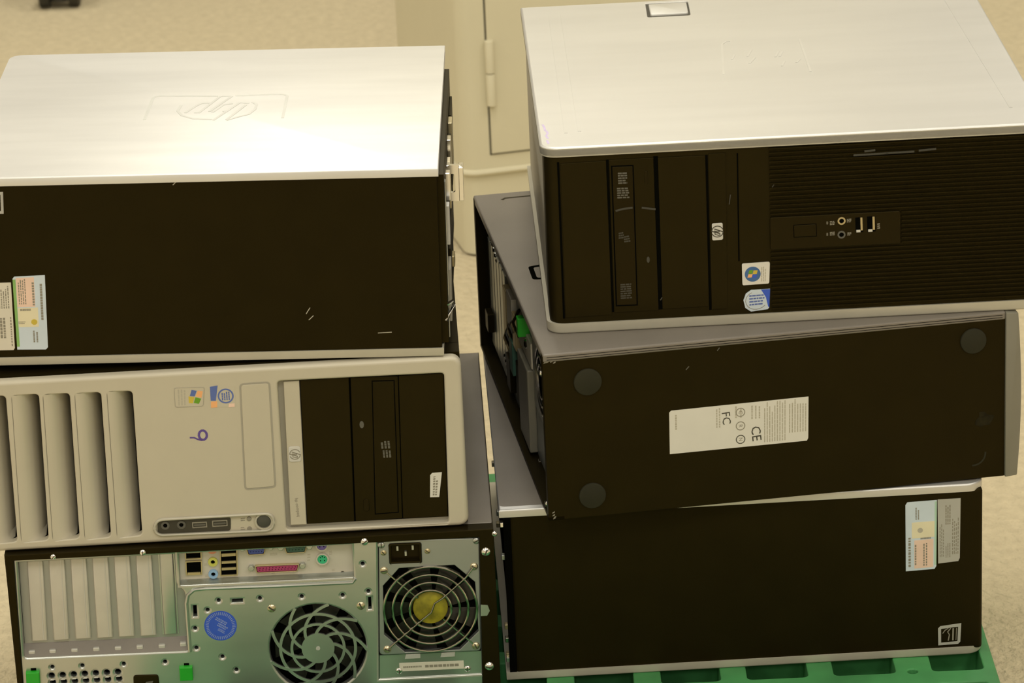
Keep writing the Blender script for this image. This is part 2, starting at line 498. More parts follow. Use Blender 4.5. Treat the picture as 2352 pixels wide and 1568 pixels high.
for ax in (px0 + 8, (px0 + px1) / 2, px1 - 8):
    for ay in (py0 + 8, (py0 + py1) / 2, py1 - 8):
        MB().prism(TOP(0), rrect(ax - 7, ay - 7, ax + 7, ay + 7, 2), 0, PH - 4.6).build('foot', 'pallet_green', P)

# ------------------------------------------------------------------ shared emblem
def round_emblem(fr, cu, cv, r, w, parent, ink, rot=0.0, name='emblem'):
    """round badge emblem with two slanted letters"""
    c, q = math.cos(rot), math.sin(rot)
    R = lambda pts: [(cu + (x * c - y * q) * r, cv + (x * q + y * c) * r) for x, y in pts]
    mb = MB()
    arc = lambda a0, a1, n=9: [(math.cos(math.radians(a0 + (a1 - a0) * i / n)), math.sin(math.radians(a0 + (a1 - a0) * i / n))) for i in range(n + 1)]
    mb.stroke(fr, R(arc(112, 262)), r * .16, w, w + .01)
    mb.stroke(fr, R(arc(-68, 82)), r * .16, w, w + .01)
    mb.stroke(fr, R([(.12, 1.05), (-.5, -.55)]), r * .2, w, w + .01)
    mb.stroke(fr, R([(-.25, .25), (.05, .3), (.1, .15), (-.15, -.55)]), r * .17, w, w + .01)
    mb.stroke(fr, R([(.4, .45), (-.12, -1.05)]), r * .2, w, w + .01)
    mb.stroke(fr, R([(.4, .42), (.68, .4), (.72, .25), (.5, -.4), (.15, -.45)]), r * .17, w, w + .01)
    return mb.build(name, ink, parent)
# ------------------------------------------------------------------ computer: silver side up, black face with stickers (left stack, top)
loc, yaw, roll, w, d, h = ((-0.4865, 3.0520, 0.4927), -0.01572, 0.01856, 42.52, 37.89, 17.74)
A = tag(empty('desktop_computer', loc, yaw, roll), 'computer with bright silver lid and black side, topmost of the left stack', 'computer', 'stacked desktop computers')
MB().box(XYZ, 0.3, 0.15, 0.7, w - 0.15, d - 0.3, h - 0.7).build('chassis', 'black_paint', A, bevel=0.08)
def a_panel(z0, z1): return MB().prism(TOP(0), rrect(0, 0, w, d, 1.3, 6, (1, 0, 0, 1)), z0, z1, 0.12, 2)
lab(a_panel(h - 0.75, h).build('side_panel', 'lid_pale', A, smooth=True), 'bright silver side panel facing up')
lab(MB().prism(lambda u, v, q: (u, v, 0.78 - q), rrect(0, 0, w, d, 1.3, 6, (1, 0, 0, 1)), 0.0, 0.78, 0.12, 2).build('side_panel', 'silver_rim', A, smooth=True), 'silver side panel underneath')
T = TOP(h)
e = MB()
for st in ([(15.16,15.95),(15.35,22.60),(15.58,23.06),(15.89,23.28),(21.44,22.77)], [(21.82,22.74),(22.63,22.68)], [(23.07,22.74),(27.18,22.96),(27.75,22.75),(27.97,22.33),(27.93,15.61)],
           [(18.19,20.10),(18.02,18.48),(18.54,17.02),(19.61,16.03),(21.36,15.60)], [(22.79,15.29),(23.77,16.22),(24.70,16.96),(25.22,18.55),(25.25,19.98),(24.83,20.64)],
           [(18.78,17.81),(19.66,19.99),(20.10,20.68),(20.85,20.63)], [(21.69,22.75),(20.02,17.72),(19.64,17.85)], [(21.31,17.82),(22.14,20.02),(22.99,20.36)],
           [(24.54,20.35),(23.60,20.53),(21.56,15.38)], [(22.76,22.67),(20.99,18.06)], [(24.26,19.86),(22.78,15.49)], [(22.29,17.96),(22.53,18.14)]):
    e.stroke(T, st, 0.26, -0.02, 0.035)
lab(e.build('embossed_emblem', 'panel_emboss', A), 'faint embossed round emblem under an arched line')
FA = FRONT(0.15)
# certificate sticker
q = [(4.26,1.49),(7.02,1.44),(7.22,8.53),(4.32,8.45)]
lb = MB().prism(FA, [q[0], lerpq(q, .93, 0), lerpq(q, 1, .03), q[2], lerpq(q, .06, 1), lerpq(q, 0, .97)], 0, 0.02).build('certificate_sticker', 'sticker_blue', A)
lab(lb, 'pastel certificate sticker in pink, cream and pale blue')
MB().prism(FA, subq(q, 0.0, .04, .09, .96), 0.02, 0.028).build('green_edge', 'sticker_green', lb)
MB().prism(FA, subq(q, .10, .58, .66, .98), 0.02, 0.028).build('pink_field', 'sticker_pink', lb)
MB().prism(FA, subq(q, .10, .31, .74, .57), 0.02, 0.028).build('cream_field', 'sticker_yellow', lb)
pr = MB()
print_lines(pr, FA, subq(q, .14, .62, .4, .96), 4, .03, 't', .5)
print_lines(pr, FA, subq(q, .55, .60, .68, .94), 1, .03, 't', .5, .05, .1)
print_lines(pr, FA, subq(q, .18, .525, .52, .56), 1, .03, 's', .8, .05, .12)
print_lines(pr, FA, subq(q, .80, .40, .93, .93), 1, .03, 't', .55, .03, .07, .012)
print_lines(pr, FA, subq(q, .52, .10, .72, .27), 2, .03, 't', .5)
print_lines(pr, FA, subq(q, .1, .345, .35, .39), 2, .03, 's', .45)
pr.build('print', 'print_grey', lb)
MB().cyl(FA, *lerpq(q, .60, .375), .28, .02, .032, 10).build('seal', 'yellow_print', lb)
# cream label cut by the frame
q2 = [(0.96,1.46),(4.05,1.45),(4.15,7.90),(1.18,7.89)]
lb = MB().prism(FA, [q2[0], lerpq(q2, .96, 0), lerpq(q2, 1, .03), q2[2], q2[3]], 0, 0.02).build('serial_label', 'sticker_cream', A)
pr = MB()
print_lines(pr, FA, subq(q2, .45, .62, .93, .95), 7, .02, 't', .5)
print_lines(pr, FA, subq(q2, .5, .18, .78, .5), 3, .02, 't', .7)
print_lines(pr, FA, subq(q2, .9, .06, .96, .5), 1, .02, 't', .6, .04, .08)
print_lines(pr, FA, subq(q2, .05, .3, .42, .95), 8, .02, 't', .5)
pr.build('print', 'print_grey', lb)
q3 = [(2.06,14.39),(3.99,14.39),(4.08,16.42),(2.14,16.38)]
lb = MB().plate(FA, q3, [subq(q3, .12, .12, .88, .88)], 0, 0.02).build('energy_mark', 'sticker_grey', A)
sc = MB()
for s_ in ([(19.10,16.71),(19.39,16.99)], [(30.31,4.29),(30.68,4.87)], [(30.52,3.70),(30.96,4.11)], [(36.66,2.31),(37.90,2.36)]): sc.stroke(FA, s_, .07, 0, .012)
sc.build('scratch_marks', 'print_light_grey', A)
# rear end (right): metal plate with connectors and the padlock loop
lab(MB().box(XYZ, w - 0.2, 1.0, 0.9, w + 0.45, d - 5, h - 0.9).build('rear_plate', 'black_plastic', A, bevel=0.05), 'dark rear plate with metal connectors')
RR = RIGHT(w + 0.45)
for (y0, y1, z0, z1, p, m_) in ((1.5, 2.3, 1.2, 16, .12, 'zinc'), (3, 4.2, 9.5, 13.2, .35, 'zinc_matte'), (5, 6, 13, 15.6, .45, 'chrome'), (6.5, 8, 8.5, 12, .3, 'black_plastic'),
                               (9, 10, 12.5, 15, .4, 'chrome'), (11.5, 13, 10, 14.5, .35, 'brass_zinc'), (14, 15.4, 12.5, 15.8, .4, 'chrome'), (17, 18.5, 9, 15, .35, 'black_plastic'),
                               (20, 22, 11, 15.5, .4, 'brass_zinc'), (24, 30, 8, 15, .25, 'black_plastic'), (3.5, 7, 2, 7, .3, 'silver_dark'), (9, 20, 1.2, 7, .2, 'black_plastic')):
    MB().box(RR, y0, z0, 0, y1, z1, p).build('rear_connector', m_, A, bevel=0.06)
lk = MB()
lk.plate(lambda u, v, q: (w + 0.45 + u, 9.2 + q, v), rrect(0, 11.6, 1.55, 15.0, .35), [rrect(0.25, 12.4, .8, 14.2, .2)], -0.25, 0.25, 0.06)
lk.box(lambda u, v, q: (w + 0.45 + u, 9.2 + q, v), 1.15, 11.7, -0.6, 1.55, 14.9, 0.9)
lab(lk.build('padlock_loop', 'chrome', A, bevel=.04), 'shiny chrome padlock loop on the rear edge')
lab(MB().box(RIGHT(w + 0.45), 13.6, 3.5, 0, 15.2, 4.6, .45).build('connector_cap', 'gold_shell', A, bevel=.1), 'small beige connector cap')
lt = MB().tube(XYZ, [(w + .2, 1.2, 4.4), (w + .9, 1.0, 4.9), (w + 1.0, 1.6, 4.4), (w + .3, 1.0, 3.0)], .16, 8).build('latch_wire', 'chrome', A, smooth=True)

# ------------------------------------------------------------------ computer: silver front with vents and black drive bays (left stack, middle)
loc, yaw, roll, w, d, h = ((-0.4965, 3.0321, 0.3169), 0.02697, 0.00000, 45.00, 45.00, 16.77)
B = tag(empty('desktop_computer', loc, yaw), 'computer showing silver front with tall vents and black drive bay, middle of left stack', 'computer', 'stacked desktop computers')
_c = MB().box(XYZ, 0.5, 3.4, 0.1, w - 0.08, d, h)
_c.plate(FRONT(0), [(0.5, .1), (w - .08, .1), (w - .08, h), (.5, h)], [[(1.2, .8), (w - .8, .8), (w - .8, h - .7), (1.2, h - .7)]], -3.5, -1.15)
_c.build('chassis', 'black_paint', B)
MB().box(XYZ, 0.6, 3.4, h - 0.2, w - 1.2, 3.7, h + 0.05).build('panel_seam', 'black_void', B)
F_ = FRONT(0.0)
outer = rrect(0, 0.12, w, h - 0.05, 0.9, 6)
bay = [(28.34,0.70),(43.16,0.49),(43.44,15.20),(28.46,15.29)]
bay_r = rquad(bay, .35, 3)
VENTS = [[(12.96,0.87),(15.23,0.99),(15.45,15.14),(13.19,15.19)], [(10.03,0.87),(12.38,0.99),(12.64,15.18),(10.31,15.19)], [(7.11,0.92),(9.53,1.04),(9.84,15.26),(7.47,15.24)], [(4.26,0.93),(6.72,1.03),(7.09,15.34),(4.67,15.32)], [(1.41,0.93),(3.88,1.04),(4.13,15.35),(1.72,15.37)]]
vents = [rquad(v, .42, 4) for v in VENTS]
pod_outer = rquad([(16.21,0.80),(27.30,0.64),(27.43,2.58),(16.35,2.61)], .98, 8)
pod_hole = rquad([(16.46,1.00),(27.08,0.87),(27.18,2.38),(16.57,2.38)], .76, 8)
bez = MB()
bez.plate(F_, outer, [bay_r] + vents + [pod_hole], -0.9, 0, 0.38, [0.20] + [0.12] * 5 + [0.08], 5)
bz = bez.build('bezel', 'silver_plastic', B, smooth=True)
lab(bz, 'silver plastic front bezel')
MB().plate(F_, inset(outer, .12), [inset(outer, 0.8)], -1.2, -0.85).build('bezel_skirt', 'silver_plastic', bz)
# curved scoops in the vents
for v in VENTS:
    sc = MB()
    prof = [(0.0, 0.02), (.14, -.05), (.30, -.18), (.45, -.42), (.58, -.78), (.70, -1.3), (.80, -1.95), (.88, -2.8)]
    pts, fs = [], []
    for t in (0.0, .035, .965, 1.0):
        for s_, dp in prof:
            k = 0.45 if t in (0.0, 1.0) else 1.0
            u_, v_ = lerpq(v, s_, t)
            pts.append((u_, v_, dp * k))
    n = len(prof)
    for j in range(3):
        for i in range(n - 1): fs.append((j * n + i, j * n + i + 1, (j + 1) * n + i + 1, (j + 1) * n + i))
    sc.add(F_, pts, fs)
    lv = sc.build('vent_scoop', 'silver_plastic', B, smooth=True, normals=False)
    MB().prism(F_, [lerpq(v, 1.0, 0), lerpq(v, 1.0, 0), (lerpq(v, 1, 0)[0] + .3, lerpq(v, 1, 0)[1]), (lerpq(v, 1, 1)[0] + .3, lerpq(v, 1, 1)[1]), lerpq(v, 1.0, 1)][1:], -2.8, -.14).build('vent_wall', 'silver_dark', lv)
# floppy bay cover: raised outline
fc = [(24.86,4.94),(27.63,5.03),(27.76,15.29),(25.10,15.24)]
g = MB().stroke(F_, rquad(fc, .35, 4), 0.13, -.05, 0.035, closed=True)
lab(g.build('bay_cover_outline', 'silver_dark', B), 'fine groove around the blank bay cover')
MB().prism(F_, rquad(inset(fc, .09), .3, 4), -.1, .05, .04).build('bay_cover', 'silver_plastic', B)
# drive bay recess
MB().prism(F_, bay_r, -1.2, -0.75).build('bay_floor', 'silver_dark', B)
MB().prism(F_, [(30.22,0.93),(43.15,0.88),(43.44,14.96),(30.43,15.06)], -.95, -.62).build('gap_backing', 'black_void', B)  # black backing sheet, painted darkness for the gaps between the drive covers
st = [(28.75,1.02),(30.18,0.98),(30.40,15.10),(28.99,15.10)]
strip = MB().prism(F_, st, -0.9, -0.35, .06).build('name_strip', 'silver_plastic', B)
lab(strip, 'silver strip with round emblem and small lettering')
bd = [(29.00,7.27),(30.10,7.25),(30.11,8.75),(29.01,8.77)]
bg_ = MB().prism(F_, rquad(bd, .25, 3), -.35, -.27, .04).build('emblem_badge', 'sticker_silver', strip)
round_emblem(F_, *(29.58,8.01), .48, -.265, strip, 'print_grey', -math.pi / 2)
text(F_, 'hp compaq', *(29.48,2.74), .42, -math.pi / 2 + .06, -.345, 'lettering', 'print_grey', strip)
for nm, q in (('blank_bay_cover', [(30.26,0.99),(34.56,0.99),(34.86,15.11),(30.48,15.12)]), ('optical_drive', [(34.68,0.98),(38.94,1.03),(39.28,14.98),(35.02,15.10)]), ('blank_bay_cover', [(39.00,1.02),(43.11,0.95),(43.40,15.03),(39.34,15.02)])):
    o = MB().prism(F_, q, -1.1, -0.42, .07).build(nm, 'black_plastic', B)
    if nm == 'optical_drive':
        OD = o
        lab(o, 'black optical drive front with tray door')
        tq = [(36.50,1.62),(38.61,1.67),(38.91,14.59),(36.95,14.66)]
        MB().plate(F_, inset(tq, -.05), [inset(tq, .03)], -.46, -.405).build('tray_gap', 'black_void', o)
        MB().prism(F_, inset(tq, .04), -.45, -.37, .04).build('tray_door', 'black_plastic', o)
        bq = [(35.49,1.95),(36.00,1.96),(35.99,3.17),(35.48,3.16)]
        MB().prism(F_, rquad(bq, .2, 3), -.45, -.34, .05).build('eject_button', 'black_gloss', o)
        MB().cyl(F_, *(35.77,10.50), .2, -.42, -.38, 10, rv=.36).build('indicator_light', 'print_mid', o)
        lg = [(37.40,7.15),(38.31,7.14),(38.24,8.77),(37.33,8.78)]
        pr = MB(); print_lines(pr, F_, subq(lg, 0, .55, 1, 1), 3, -.37, 't', .6, .2, .5, .05); print_lines(pr, F_, subq(lg, .1, 0, 1, .45), 3, -.37, 't', .6, .2, .5, .05)
        pr.build('drive_logo', 'print_mid', o)
wl = [(41.58,2.98),(42.41,2.96),(42.77,5.40),(41.69,5.16)]
wlq = [wl[0], wl[1], lerpq(wl, 1, .1), wl[2], (wl[3][0] + .2, wl[2][1] - .02), wl[3]]
l_ = MB().prism(F_, wlq, -.42, -.395).build('white_label', 'sticker_white', B)
pr = MB(); print_lines(pr, F_, subq(wl, .25, .08, .75, .9), 2, -.395, 't', .75, .07, .1, .05)
pr.build('print', 'print_grey', l_)
# stickers
xp = [(19.13,13.32),(21.71,13.29),(21.93,15.18),(19.16,15.26)]
s_ = MB().prism(F_, rquad(xp, .2, 3), 0, .03).build('software_sticker', 'silver_plastic', B)
lab(s_, 'small clear sticker with a four-colour window flag')
MB().stroke(F_, rquad(inset(xp, .04), .2, 3), .05, .02, .04, closed=True).build('sticker_edge', 'silver_dark', s_)
pr = MB(); print_lines(pr, F_, subq(xp, .1, .1, .4, .9), 3, .03, 't', .5, .1, .3)
pr.build('print', 'print_light_grey', s_)
for nm, q in (('blue_print', [(20.54,14.37),(20.97,14.31),(21.20,14.84),(20.74,14.95)]), ('orange_print', [(21.05,14.30),(21.58,14.14),(21.74,14.77),(21.28,14.84)]), ('yellow_print', [(20.41,13.70),(20.76,13.64),(20.96,14.26),(20.42,14.34)]), ('green_print', [(20.84,13.68),(21.30,13.57),(21.54,14.06),(21.04,14.22)])):
    MB().prism(F_, q, .03, .04).build('flag_pane', nm, s_)
it = [(22.29,13.13),(24.56,13.12),(24.62,15.14),(22.40,15.19)]
s_ = MB().prism(F_, it, 0, .02).build('processor_sticker', 'silver_plastic', B)
lab(s_, 'round blue processor sticker with orange corner')
MB().prism(F_, [(22.38,13.80),(22.84,13.77),(23.10,15.23),(22.40,15.15)], .02, .032).build('blue_bar', 'blue_print', s_)
MB().prism(F_, [(22.35,13.12),(22.92,13.13),(22.96,13.72),(22.39,13.71)], .02, .032).build('orange_block', 'orange_print', s_)
MB().prism(F_, [(23.93,13.07),(24.48,13.08),(24.50,13.42),(23.99,13.41)], .02, .03).build('orange_block', 'sticker_pink', s_)
cu, cv = (23.75,14.18)
MB().annulus(F_, cu, cv, .58, .72, .02, .034, 24).build('ring', 'blue_print', s_)
pr = MB(); cq = [(cu - .4, cv - .4), (cu + .4, cv - .4), (cu + .4, cv + .4), (cu - .4, cv + .4)]
print_lines(pr, F_, cq, 4, .02, 't', .6, .2, .4); pr.build('print', 'blue_print', s_)
# handwritten 9
n9 = MB()
cu, cv = (21.43,10.50)
n9.stroke(F_, [(cu + .36 * math.cos(a * .45), cv + .46 * math.sin(a * .45)) for a in range(14)], .22, 0, .012, closed=True)
n9.stroke(F_, [(21.32,10.00),(20.97,10.11),(20.63,10.30),(20.24,10.32)], .15, 0, .012)
lab(n9.build('handwritten_nine', 'purple_ink', B), 'purple handwritten 9 lying on its side')
# front port pod
pd = MB().plate(F_, pod_outer, [inset(pod_hole, .02)], -0.05, 0.22, 0.12, .08, 3).build('port_pod', 'silver_rim', B, smooth=True)
lab(pd, 'capsule-shaped port cluster with power button')
MB().prism(F_, inset(pod_hole, -.05), -1.2, -0.12).build('pod_face', 'silver_plastic', pd)
win = rquad([(16.62,1.03),(23.28,0.93),(23.37,2.27),(16.72,2.33)], .3, 4)
MB().prism(F_, win, -.13, -.06).build('port_window', 'port_window', pd)
for c_ in ((17.38,1.81), (18.84,1.79)):
    a_ = MB().annulus(F_, *c_, .2, .4, -.08, 0.0, 18).build('audio_jack', 'print_mid', pd)
    MB().cyl(F_, *c_, .2, -.3, -.055, 12).build('jack_hole', 'black_void', a_)
for q in ([(19.82,1.40),(21.17,1.41),(21.17,1.97),(19.82,1.97)], [(21.64,1.42),(23.03,1.42),(23.04,2.03),(21.65,2.03)]):
    a_ = MB().plate(F_, q, [inset(q, .09)], -.1, -.02).build('usb_port', 'print_grey', pd)
    MB().prism(F_, subq(q, .12, .35, .88, .6), -.06, -.03).build('usb_tongue', 'print_mid', a_)
for c_ in ((25.01,1.99), (24.99,1.00)):
    MB().cyl(F_, *c_, .22, -.14, -.02, 12, .06).build('indicator_light', 'print_grey', pd)
pr = MB(); print_lines(pr, F_, [(24.24,1.74),(24.64,1.76),(24.67,2.15),(24.27,2.13)], 2, -.12, 's', .5); print_lines(pr, F_, [(24.18,0.87),(24.58,0.89),(24.61,1.24),(24.21,1.22)], 2, -.12, 's', .5)
pr.build('icon_print', 'print_grey', pd)
c_ = (26.34,1.70)
MB().annulus(F_, *c_, .66, .82, -.12, .1, 24).build('button_ring', 'silver_rim', pd)
MB().cyl(F_, *c_, .64, -.2, .02, 22, .12).build('power_button', 'button_grey', pd, smooth=True)
# ------------------------------------------------------------------ computer: rear with ports and fans (left stack, bottom)
loc, yaw, roll, w, d, h = ((-0.4701, 3.0270, 0.1500), 0.02229, 0.00000, 44.55, 44.30, 16.69)
C = tag(empty('desktop_computer', loc, yaw), 'computer showing metal rear with ports, slots and two fans, bottom of left stack', 'computer', 'stacked desktop computers')
F_ = FRONT(0.0)
case = MB()
inner = [(0.46,2.78),(42.88,1.88),(43.23,15.93),(0.81,16.28)]
inner[2] = (inner[2][0], min(inner[2][1], h - .6)); inner[3] = (inner[3][0], min(inner[3][1], h - .6))
inner[0] = (inner[0][0], 0.9); inner[1] = (inner[1][0], 0.9)
case.plate(F_, [(0, 0), (w, 0), (w, h), (0, h)], [inner], -1.6, 0, .08)
case.box(XYZ, 0, 1.5, 0, w, d, h)
MB().box(XYZ, 0.05, 1.4, h - .3, w - .05, d, h + 0.03).build('side_panel', 'grey_paint_and_shade', C, bevel=.1)
lab(case.build('case', 'black_paint', C), 'black painted steel case')
W0 = -0.75
tab = MB().prism(F_, [(43.00,8.03),(43.60,8.04),(43.86,8.51),(43.69,9.10),(43.05,9.18)], -.02, .06).build('case_tab', 'zinc', C)
# main back plate, with openings for slots, port shield, fan and supply
slots_o = rquad([(0.86,6.14),(15.99,5.97),(16.03,11.90),(15.30,12.74),(15.43,17.62),(1.10,17.60)], .3, 3)
io_o = [(15.69,12.62),(31.55,12.51),(31.56,16.88),(15.81,16.94)]
clampz = lambda p: [(x, min(z, h - 0.95)) for x, z in p]
slots_o = clampz(slots_o); io_o = clampz(io_o)
fan_c = (27.87,5.49)
FAN_R = 4.45
sup = [(33.32,1.96),(42.81,1.92),(43.24,15.79),(34.02,16.08)]
holes = [ngon(*fan_c, FAN_R, 40)]
small = [(19.07,10.88), (22.86,10.87), (26.69,10.82), (30.44,10.72), (32.46,13.77), (17.99,9.98), (16.72,8.19), (16.69,6.20), (19.02,5.16), (20.21,3.75), (3.33,5.05), (6.09,5.02), (9.90,4.96), (13.71,4.95), (32.82,10.98)]
holes += [ngon(x, z, .17, 10) for x, z in small]
holes += [[(20.29,10.59),(21.25,10.60),(21.27,10.90),(20.31,10.89)], [(16.68,9.39),(16.98,9.40),(17.00,10.48),(16.70,10.47)], [(32.76,9.17),(33.00,9.18),(33.02,10.35),(32.78,10.34)]]
vx0, vz0 = (3.19,4.17)
vx1, _z = (9.30,4.10)
vents = []
for r_ in range(4):
    for k in range(7):
        vents.append(ngon(vx0 + (vx1 - vx0) * k / 6 + .05 * r_, vz0 + (_z - vz0) * 0 - .70 * r_ , .27, 10))
holes += [v for v in vents if bbox(v)[1] > 1.1]
lockq = [(10.62,2.01),(13.04,1.99),(13.01,3.74),(10.69,3.80)]
plate_outer = [(inner[0][0] + .0, .95), (inner[1][0], .95), inner[2], inner[3]]
zl = W0
MB().plate(F_, plate_outer, [slots_o, io_o, sup] + holes, W0 - .25, W0 + .45, .05, .22, 3).build('rear_plate', 'zinc', C, smooth=True)
MB().box(F_, inner[0][0], 0.95, W0 - .8, w - .6, h - .3, W0 - .7).build('dark_inside', 'black_void', C)
# slot recess with cover strips
MB().prism(F_, slots_o, W0 - .68, W0 - .6).build('slot_frame', 'psu_steel', C)
tops = [(79, 1288), (126, 1287), (176, 1285), (228, 1282), (278, 1280), (328, 1278), (381, 1276)]
bots = [(88, 1474), (138, 1472), (189, 1469), (238, 1466), (288, 1464), (338, 1461), (391, 1458)]
TT = [(2.60,15.85),(4.58,15.82),(6.56,15.83),(8.55,15.80),(10.53,15.81),(12.52,15.78),(14.58,15.74)]
BB = [(2.32,7.40),(4.32,7.37),(6.33,7.38),(8.33,7.35),(10.33,7.36),(12.34,7.33),(14.38,7.34)]
for k in range(7):
    t_, b_ = TT[k], BB[k]
    W2 = W0 - .6
    wd = .72 if k < 6 else .62
    o = MB()
    if k > 5: o.prism(F_, [(b_[0] - wd * 1.2, b_[1]), (b_[0] + wd * 1.2, b_[1]), (t_[0] + wd * 1.2, t_[1]), (t_[0] - wd * 1.2, t_[1])], W2, W2 + .10)
    o.prism(F_, [(b_[0] - wd, b_[1]), (b_[0] + wd, b_[1]), (t_[0] + wd, t_[1]), (t_[0] - wd, t_[1])], W2, W2 + .32, .16, 3)
    so = o.build('slot_cover', 'io_plate' if k < 6 else 'zinc', C, smooth=True)
    if k < 6: MB().stroke(F_, [(b_[0] + wd * .52, b_[1] + .2), (t_[0] + wd * .52, t_[1] - .2)], .08, W2 + .3, W2 + .36).build('slot_rib', 'zinc_matte', so)
lip = [(0.75,6.00),(15.89,5.84)]
sh = MB()
sh.add(F_, [(lip[0][0], lip[0][1], W0 + .42), (lip[1][0], lip[1][1], W0 + .42), (lip[1][0], lip[1][1] + 1.15, W0 - .6), (lip[0][0], lip[0][1] + 1.15, W0 - .6)], [(0, 1, 2, 3)])
sh.build('slot_shelf', 'grey_paint_and_shade', C, normals=False)
TB = [(1.54,6.48),(3.46,6.46),(5.47,6.42),(7.47,6.43),(9.47,6.40),(11.48,6.41),(13.52,6.38),(15.49,6.48)]
for x_, z_ in TB:
    MB().prism(lambda u, v, q, z_=z_: (u, -W0 + .25 - v, z_ - .2 + q), rquad([(x_ - .32, -.55), (x_ + .32, -.55), (x_ + .32, .35), (x_ - .32, .35)], .12, 2), 0, .38, .1).build('slot_tab', 'zinc_matte', C)
# port shield
MB().prism(F_, io_o, W0 - .55, W0 - .28).build('port_shield', 'io_plate', C)
lw = [(15.67,12.49),(31.54,12.37),(31.55,13.25),(15.69,13.37)]
lg = MB(); lg.add(F_, [(lw[0][0], lw[0][1], W0 + .4), (lw[1][0], lw[1][1], W0 + .4), (lw[2][0], lw[2][1] - .5, W0 - .27), (lw[3][0], lw[3][1] - .5, W0 - .27)], [(0, 1, 2, 3)])
lg.build('shield_ledge', 'zinc', C, normals=False)
WI = W0 - .28
def usb(q, tongues, nm='usb_port'):
    p = MB().plate(F_, inset(q, -.1), [q], WI, WI + .22).build(nm, 'gold_shell', C)
    MB().prism(F_, q, WI, WI + .04).build('socket', 'black_void', p)
    for t0, t1 in tongues: MB().prism(F_, subq(q, .04, t0, .96, t1), WI, WI + .18).build('contact_tongue', 'gold_shell', p)
    return p
usb([(16.39,15.02),(17.71,15.01),(17.75,16.21),(16.44,16.22)], [(.44, .6)])
usb([(16.34,13.45),(17.65,13.43),(17.70,14.64),(16.38,14.65)], [(0, .12)], 'network_port')
usb([(19.47,13.17),(20.88,13.17),(21.03,16.14),(19.62,16.14)], [(.16, .24), (.38, .46), (.62, .72), (.84, .92)])
for (c_, m_) in (((18.82,15.79), 'port_salmon'), ((18.79,14.53), 'port_lime'), ((18.74,13.30), 'port_blue')):
    j = MB().annulus(F_, *c_, .2, .44, WI, WI + .22, 20).build('audio_jack', m_, C)
    MB().cyl(F_, *c_, .2, WI, WI + .05, 12).build('jack_hole', 'black_void', j)
for nm, q, m_, scr in (('video_port', [(22.14,15.16),(23.45,15.15),(23.61,15.81),(22.02,15.82)], 'port_vga', [(21.58,15.80),(24.17,15.76)]),
                       ('serial_port', [(25.64,15.12),(27.19,15.12),(27.39,15.81),(25.52,15.83)], 'port_teal', [(25.07,15.64),(27.70,15.61)]),
                       ('parallel_port', [(22.81,13.32),(26.36,13.28),(26.51,13.80),(22.72,13.85)], 'port_magenta', [(22.24,13.75),(26.95,13.73)])):
    o = MB().plate(F_, rquad(inset(q, -.13), .15, 3), [rquad(inset(q, -.04), .12, 3)], WI, WI + .32, .04).build(nm, 'gold_shell', C)
    MB().prism(F_, rquad(q, .12, 3), WI, WI + .24).build('connector_insert', m_, o)
    pins = MB()
    n_ = 12 if nm == 'parallel_port' else 5
    for r_ in (.32, .68):
        for k in range(n_): pins.cyl(F_, *lerpq(q, (k + .8 + .2 * (r_ > .5)) / (n_ + .6), r_), .045, WI + .2, WI + .25, 6)
    pins.build('pin_holes', 'black_void', o)
    for c_ in scr: MB().prism(F_, ngon(*c_, .3, 6), WI, WI + .42, .06).build('hex_standoff', 'zinc', o)
for (c_, m_) in (((28.82,15.63), 'port_purple'), ((28.80,14.24), 'port_green')):
    o = MB().annulus(F_, *c_, .46, .58, WI, WI + .3, 24).build('round_port', 'io_plate', C)
    MB().cyl(F_, *c_, .47, WI, WI + .2, 20).build('connector_insert', m_, o)
    pn = MB()
    for a in (40, 140, 220, 320, 90): pn.cyl(F_, c_[0] + .24 * math.cos(math.radians(a)), c_[1] + .24 * math.sin(math.radians(a)), .06, WI + .15, WI + .21, 6)
    pn.build('pin_holes', 'black_void', o)
ic = MB()
for q in ([(17.96,14.10),(18.28,14.12),(18.30,14.43),(17.98,14.40)], [(17.95,12.95),(18.24,12.98),(18.25,13.24),(17.97,13.22)], [(23.95,12.46),(24.43,12.48),(24.39,13.14),(24.07,13.11)], [(24.02,14.74),(24.70,14.79),(24.72,15.05),(24.04,15.05)], [(29.43,14.50),(29.71,14.53),(29.73,14.97),(29.45,14.94)], [(29.57,12.87),(29.89,12.90),(29.90,13.12),(29.58,13.09)], [(27.40,13.97),(27.68,14.00),(27.73,14.82),(27.45,14.80)]):
    print_lines(ic, F_, q, 3, WI, 's', .5, .2, .5)
ic.build('icon_print', 'print_light_grey', C)
MB().plate(F_, ngon(*(30.55,12.64), .2, 10), [ngon(*(30.55,12.64), .1, 8)], WI, WI + .03).build('shield_hole', 'print_dark', C)
# embossed lower plate edge
WP = W0 + .45
em = [(16.07,5.88),(16.11,10.80),(16.33,11.62),(16.92,12.11),(17.89,12.18),(24.66,12.04),(31.44,11.99),(31.70,12.37)]
MB().tube(F_, [(x, z, WP - .02) for x, z in em], .2, 8).build('embossed_edge', 'zinc', C, smooth=True)
